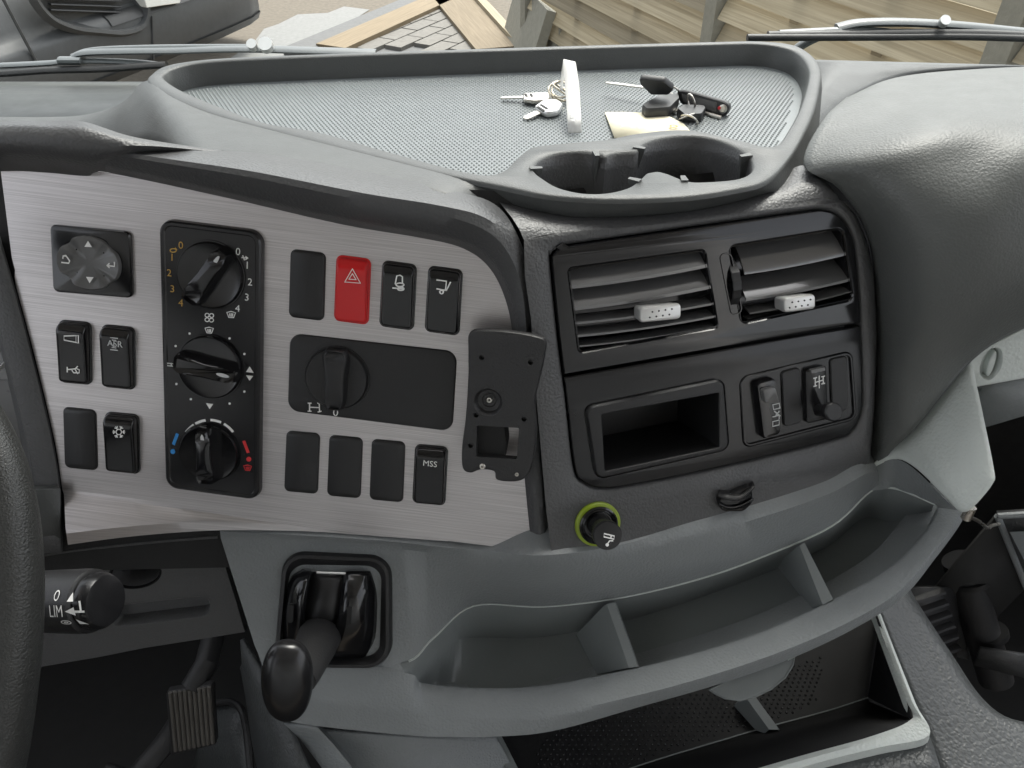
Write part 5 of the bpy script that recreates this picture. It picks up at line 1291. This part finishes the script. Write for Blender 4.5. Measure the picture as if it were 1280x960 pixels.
beam('kerb_rail', (370, 72), (560, -10), .30, .08, 'kerb', 'dark kerb rail running out from the truck', 'kerb')
beam('timber_batten', (585, -5), (655, 75), .10, .14, 'wood', 'thin weathered batten beside the wide timber strip', 'batten')
mb = MB().poly([G_(x, y, .006) for x, y in [(280, 78), (318, 52), (330, 36), (348, 30), (372, 18), (410, 16), (430, 8), (462, 12), (440, 26), (432, 38), (404, 46), (396, 60), (366, 66), (350, 78)]])  # flat pale shape standing in for glare on the ground
tag(mb.build('glare_patch', 'pale', None, smooth=False), kind='structure')
# concrete panels leaning in a stack
ps = [G_(655, 62), G_(735, 62)]
for k in range(4):
    a_ = V((.18 + .17 * k, 7.5 - .05 * k, 0)); d_ = V((-.20, 1, 0)).normalized(); up_ = V((.30, .0, 1)).normalized(); n_ = d_.cross(up_)
    L2, H_ = 1.3, .62 - .01 * k
    mb = MB().box(a_ + d_ * (L2 / 2) + up_ * (H_ / 2), d_ * (L2 / 2), up_ * (H_ / 2), n_ * .045)
    tag(mb.build('concrete_panel', 'slab', None, smooth=False), 'grey concrete panel leaning in a stack against the fence', 'concrete panel', 'concrete panels leaning by the fence')
# board fence
fd = V((-.37, .93, 0)).normalized(); f0 = V((1.807, 4.0, 0)); fn = V((-fd.y, fd.x, 0)) 
if fn.dot(CAM - f0) < 0: fn = -fn
fe = thing('board_fence', f0, 'weathered fence of overlapping boards between concrete posts', 'fence')
def along(px):                                             # where a pixel column meets the fence line
    r_ = ray(px, 40); t = (r_.y * f0.x - r_.x * f0.y) / (r_.x * fd.y - r_.y * fd.x); return t
tp = [-2.6, along(1268), along(893), along(660)]
PFn = PL(f0, fn, fd)
nb = 0
for i in range(3):
    t0, t1 = tp[i] + .07, tp[i + 1] - .07
    for k in range(12):
        z0 = .04 + k * .15; hb = .130; th = .022
        a_ = f0 + fd * t0 + fn * random.uniform(0, .006); L2 = t1 - t0
        lean_ = (fn * -.07 + V((0, 0, hb))); lx = lean_.normalized()
        mb = MB().box(a_ + fd * (L2 / 2) + V((0, 0, z0)) + lean_ * .5 + fn * .03, fd * (L2 / 2), lean_ * .5, fn * (th / 2))
        mb.build('board', 'wood', fe, smooth=False, uvpl=PFn)
    for t in (t0 + (t1 - t0) * .33, t0 + (t1 - t0) * .67):
        MB().box(f0 + fd * t + V((0, 0, .95)) - fn * .03, fd * .035, fn * .015, V((0, 0, .95))).build('batten', 'wood', fe, smooth=False, uvpl=PFn)
for t in tp[:]:
    MB().box(f0 + fd * t + V((0, 0, 1.0)), fd * .06, fn * .06, V((0, 0, 1.0))).build('post', 'slab', fe, smooth=False)
# dark van at left
vn = thing('parked_van', V((-2.45, 8.77, 0)), 'dark grey van seen by its bumper, parked beyond the left wiper', 'van')
vo = V((-2.45, 8.77, 0)); vr = V((.37, .93, 0)).normalized(); vb = V((.93, -.37, 0)).normalized()   # far corner; vr runs along the bumper away from us
PV = PL(vo, vb, vr)
def bump(x, z, dpt): return vo + vr * x + V((0, 0, z)) - PV.n * dpt
sec = [(.22, .14), (.27, .04), (.34, .01), (.50, 0), (.66, .01), (.70, .03), (.74, .09), (.80, .12), (1.0, .16), (1.3, .5), (1.75, .95), (2.1, 1.1)]
cols = [(-5.2, 0), (-4.2, 0), (-3.2, 0), (-2.2, 0), (-1.4, 0), (-.8, .01), (-.4, .04), (-.15, .12), (0, .30), (.05, .8), (.05, 3)]
MB().grid([[bump(x, z, d_ + c_) for x, c_ in cols] for z, d_ in sec]).build('body', 'carpaint', vn, angle=50)
MB().grid([[bump(x, z, d_ + c_ - .015) for x, c_ in cols[3:9]] for z, d_ in ((.66, .012), (.705, .035), (.74, .085))]).build('bumper_strip', 'cartrim', vn)
MB().grid([[bump(x, z, d_ + c_ - .02) for x, c_ in cols[:9]] for z, d_ in ((.21, .16), (.25, .06), (.32, .02))]).build('lower_trim', 'cartrim', vn)
q_ = roundpoly(uvq(PV, [(28, -30), (52, 20), (90, 38), (160, 44), (186, 30), (180, -30)]), .12, 6)
mb = MB().rings([[PV.P(p, -.02) for p in inset(q_, -.03)], [PV.P(p, .035) for p in q_], [PV.P(p, .03) for p in inset(q_, .025)], [PV.P(p, -.10) for p in inset(q_, .06)]], cap1=True); mb.build('lamp_recess', 'carpaint', vn, angle=60)
for y_ in (-2, 5, 12):
    a_, b_ = PV.at(62, y_, -.06), PV.at(150, y_ + 3, -.06); MB().tube([a_, b_], .018, 8, sx=.5).build('recess_slat', 'cartrim', vn)
q_ = roundpoly(uvq(PV, [(170, -14), (222, -16), (218, 3), (176, 9)], -.03), .01, 3)
button(MB(), PV, q_, [(0, -.2), (0, .03), (.004, .035)]).build('number_plate', 'carwhite', vn)
MB().tube([PV.at(190, 20, .004), PV.at(192, 75, .004)], .008, 6).build('panel_seam', 'cartrim', vn)
MB().tube([PV.at(2, -5, .004), PV.at(46, 78, .004)], .012, 6).build('panel_fold', 'carpaint', vn)
wc = bump(.03, .34, 1.2)
for x, dd_ in ((-.12, 1.1), (-.12, 4.0)):
    c_ = bump(x, .34, dd_)
    tyre = MB().tube([c_ - vr * .12, c_ - vr * .1, c_ + vr * .1, c_ + vr * .12], [.28, .34, .34, .28], 28).build('tyre', 'rubber', vn)


# ---------------------------------------------------------------- the cab above and behind
def structure(name, quad, mat):
    tag(MB().poly([V((x, y, CAM.z + z)) for x, y, z in quad]).build(name, mat, None, sheet=.02), kind='structure')
structure('cab_roof', [(-1.15, -.75, .60), (1.15, -.75, .60), (1.15, .62, .60), (-1.15, .62, .60)], 'roof')
structure('cab_rear_wall', [(-1.15, -.75, -1.12), (1.15, -.75, -1.12), (1.15, -.75, .60), (-1.15, -.75, .60)], 'roof')
for sx_ in (-1, 1):
    structure('cab_side_wall', [(sx_ * 1.17, -.75, -1.12), (sx_ * 1.17, .95, -1.12), (sx_ * 1.17, .76, -.34), (sx_ * 1.17, -.75, -.34)], 'shell')
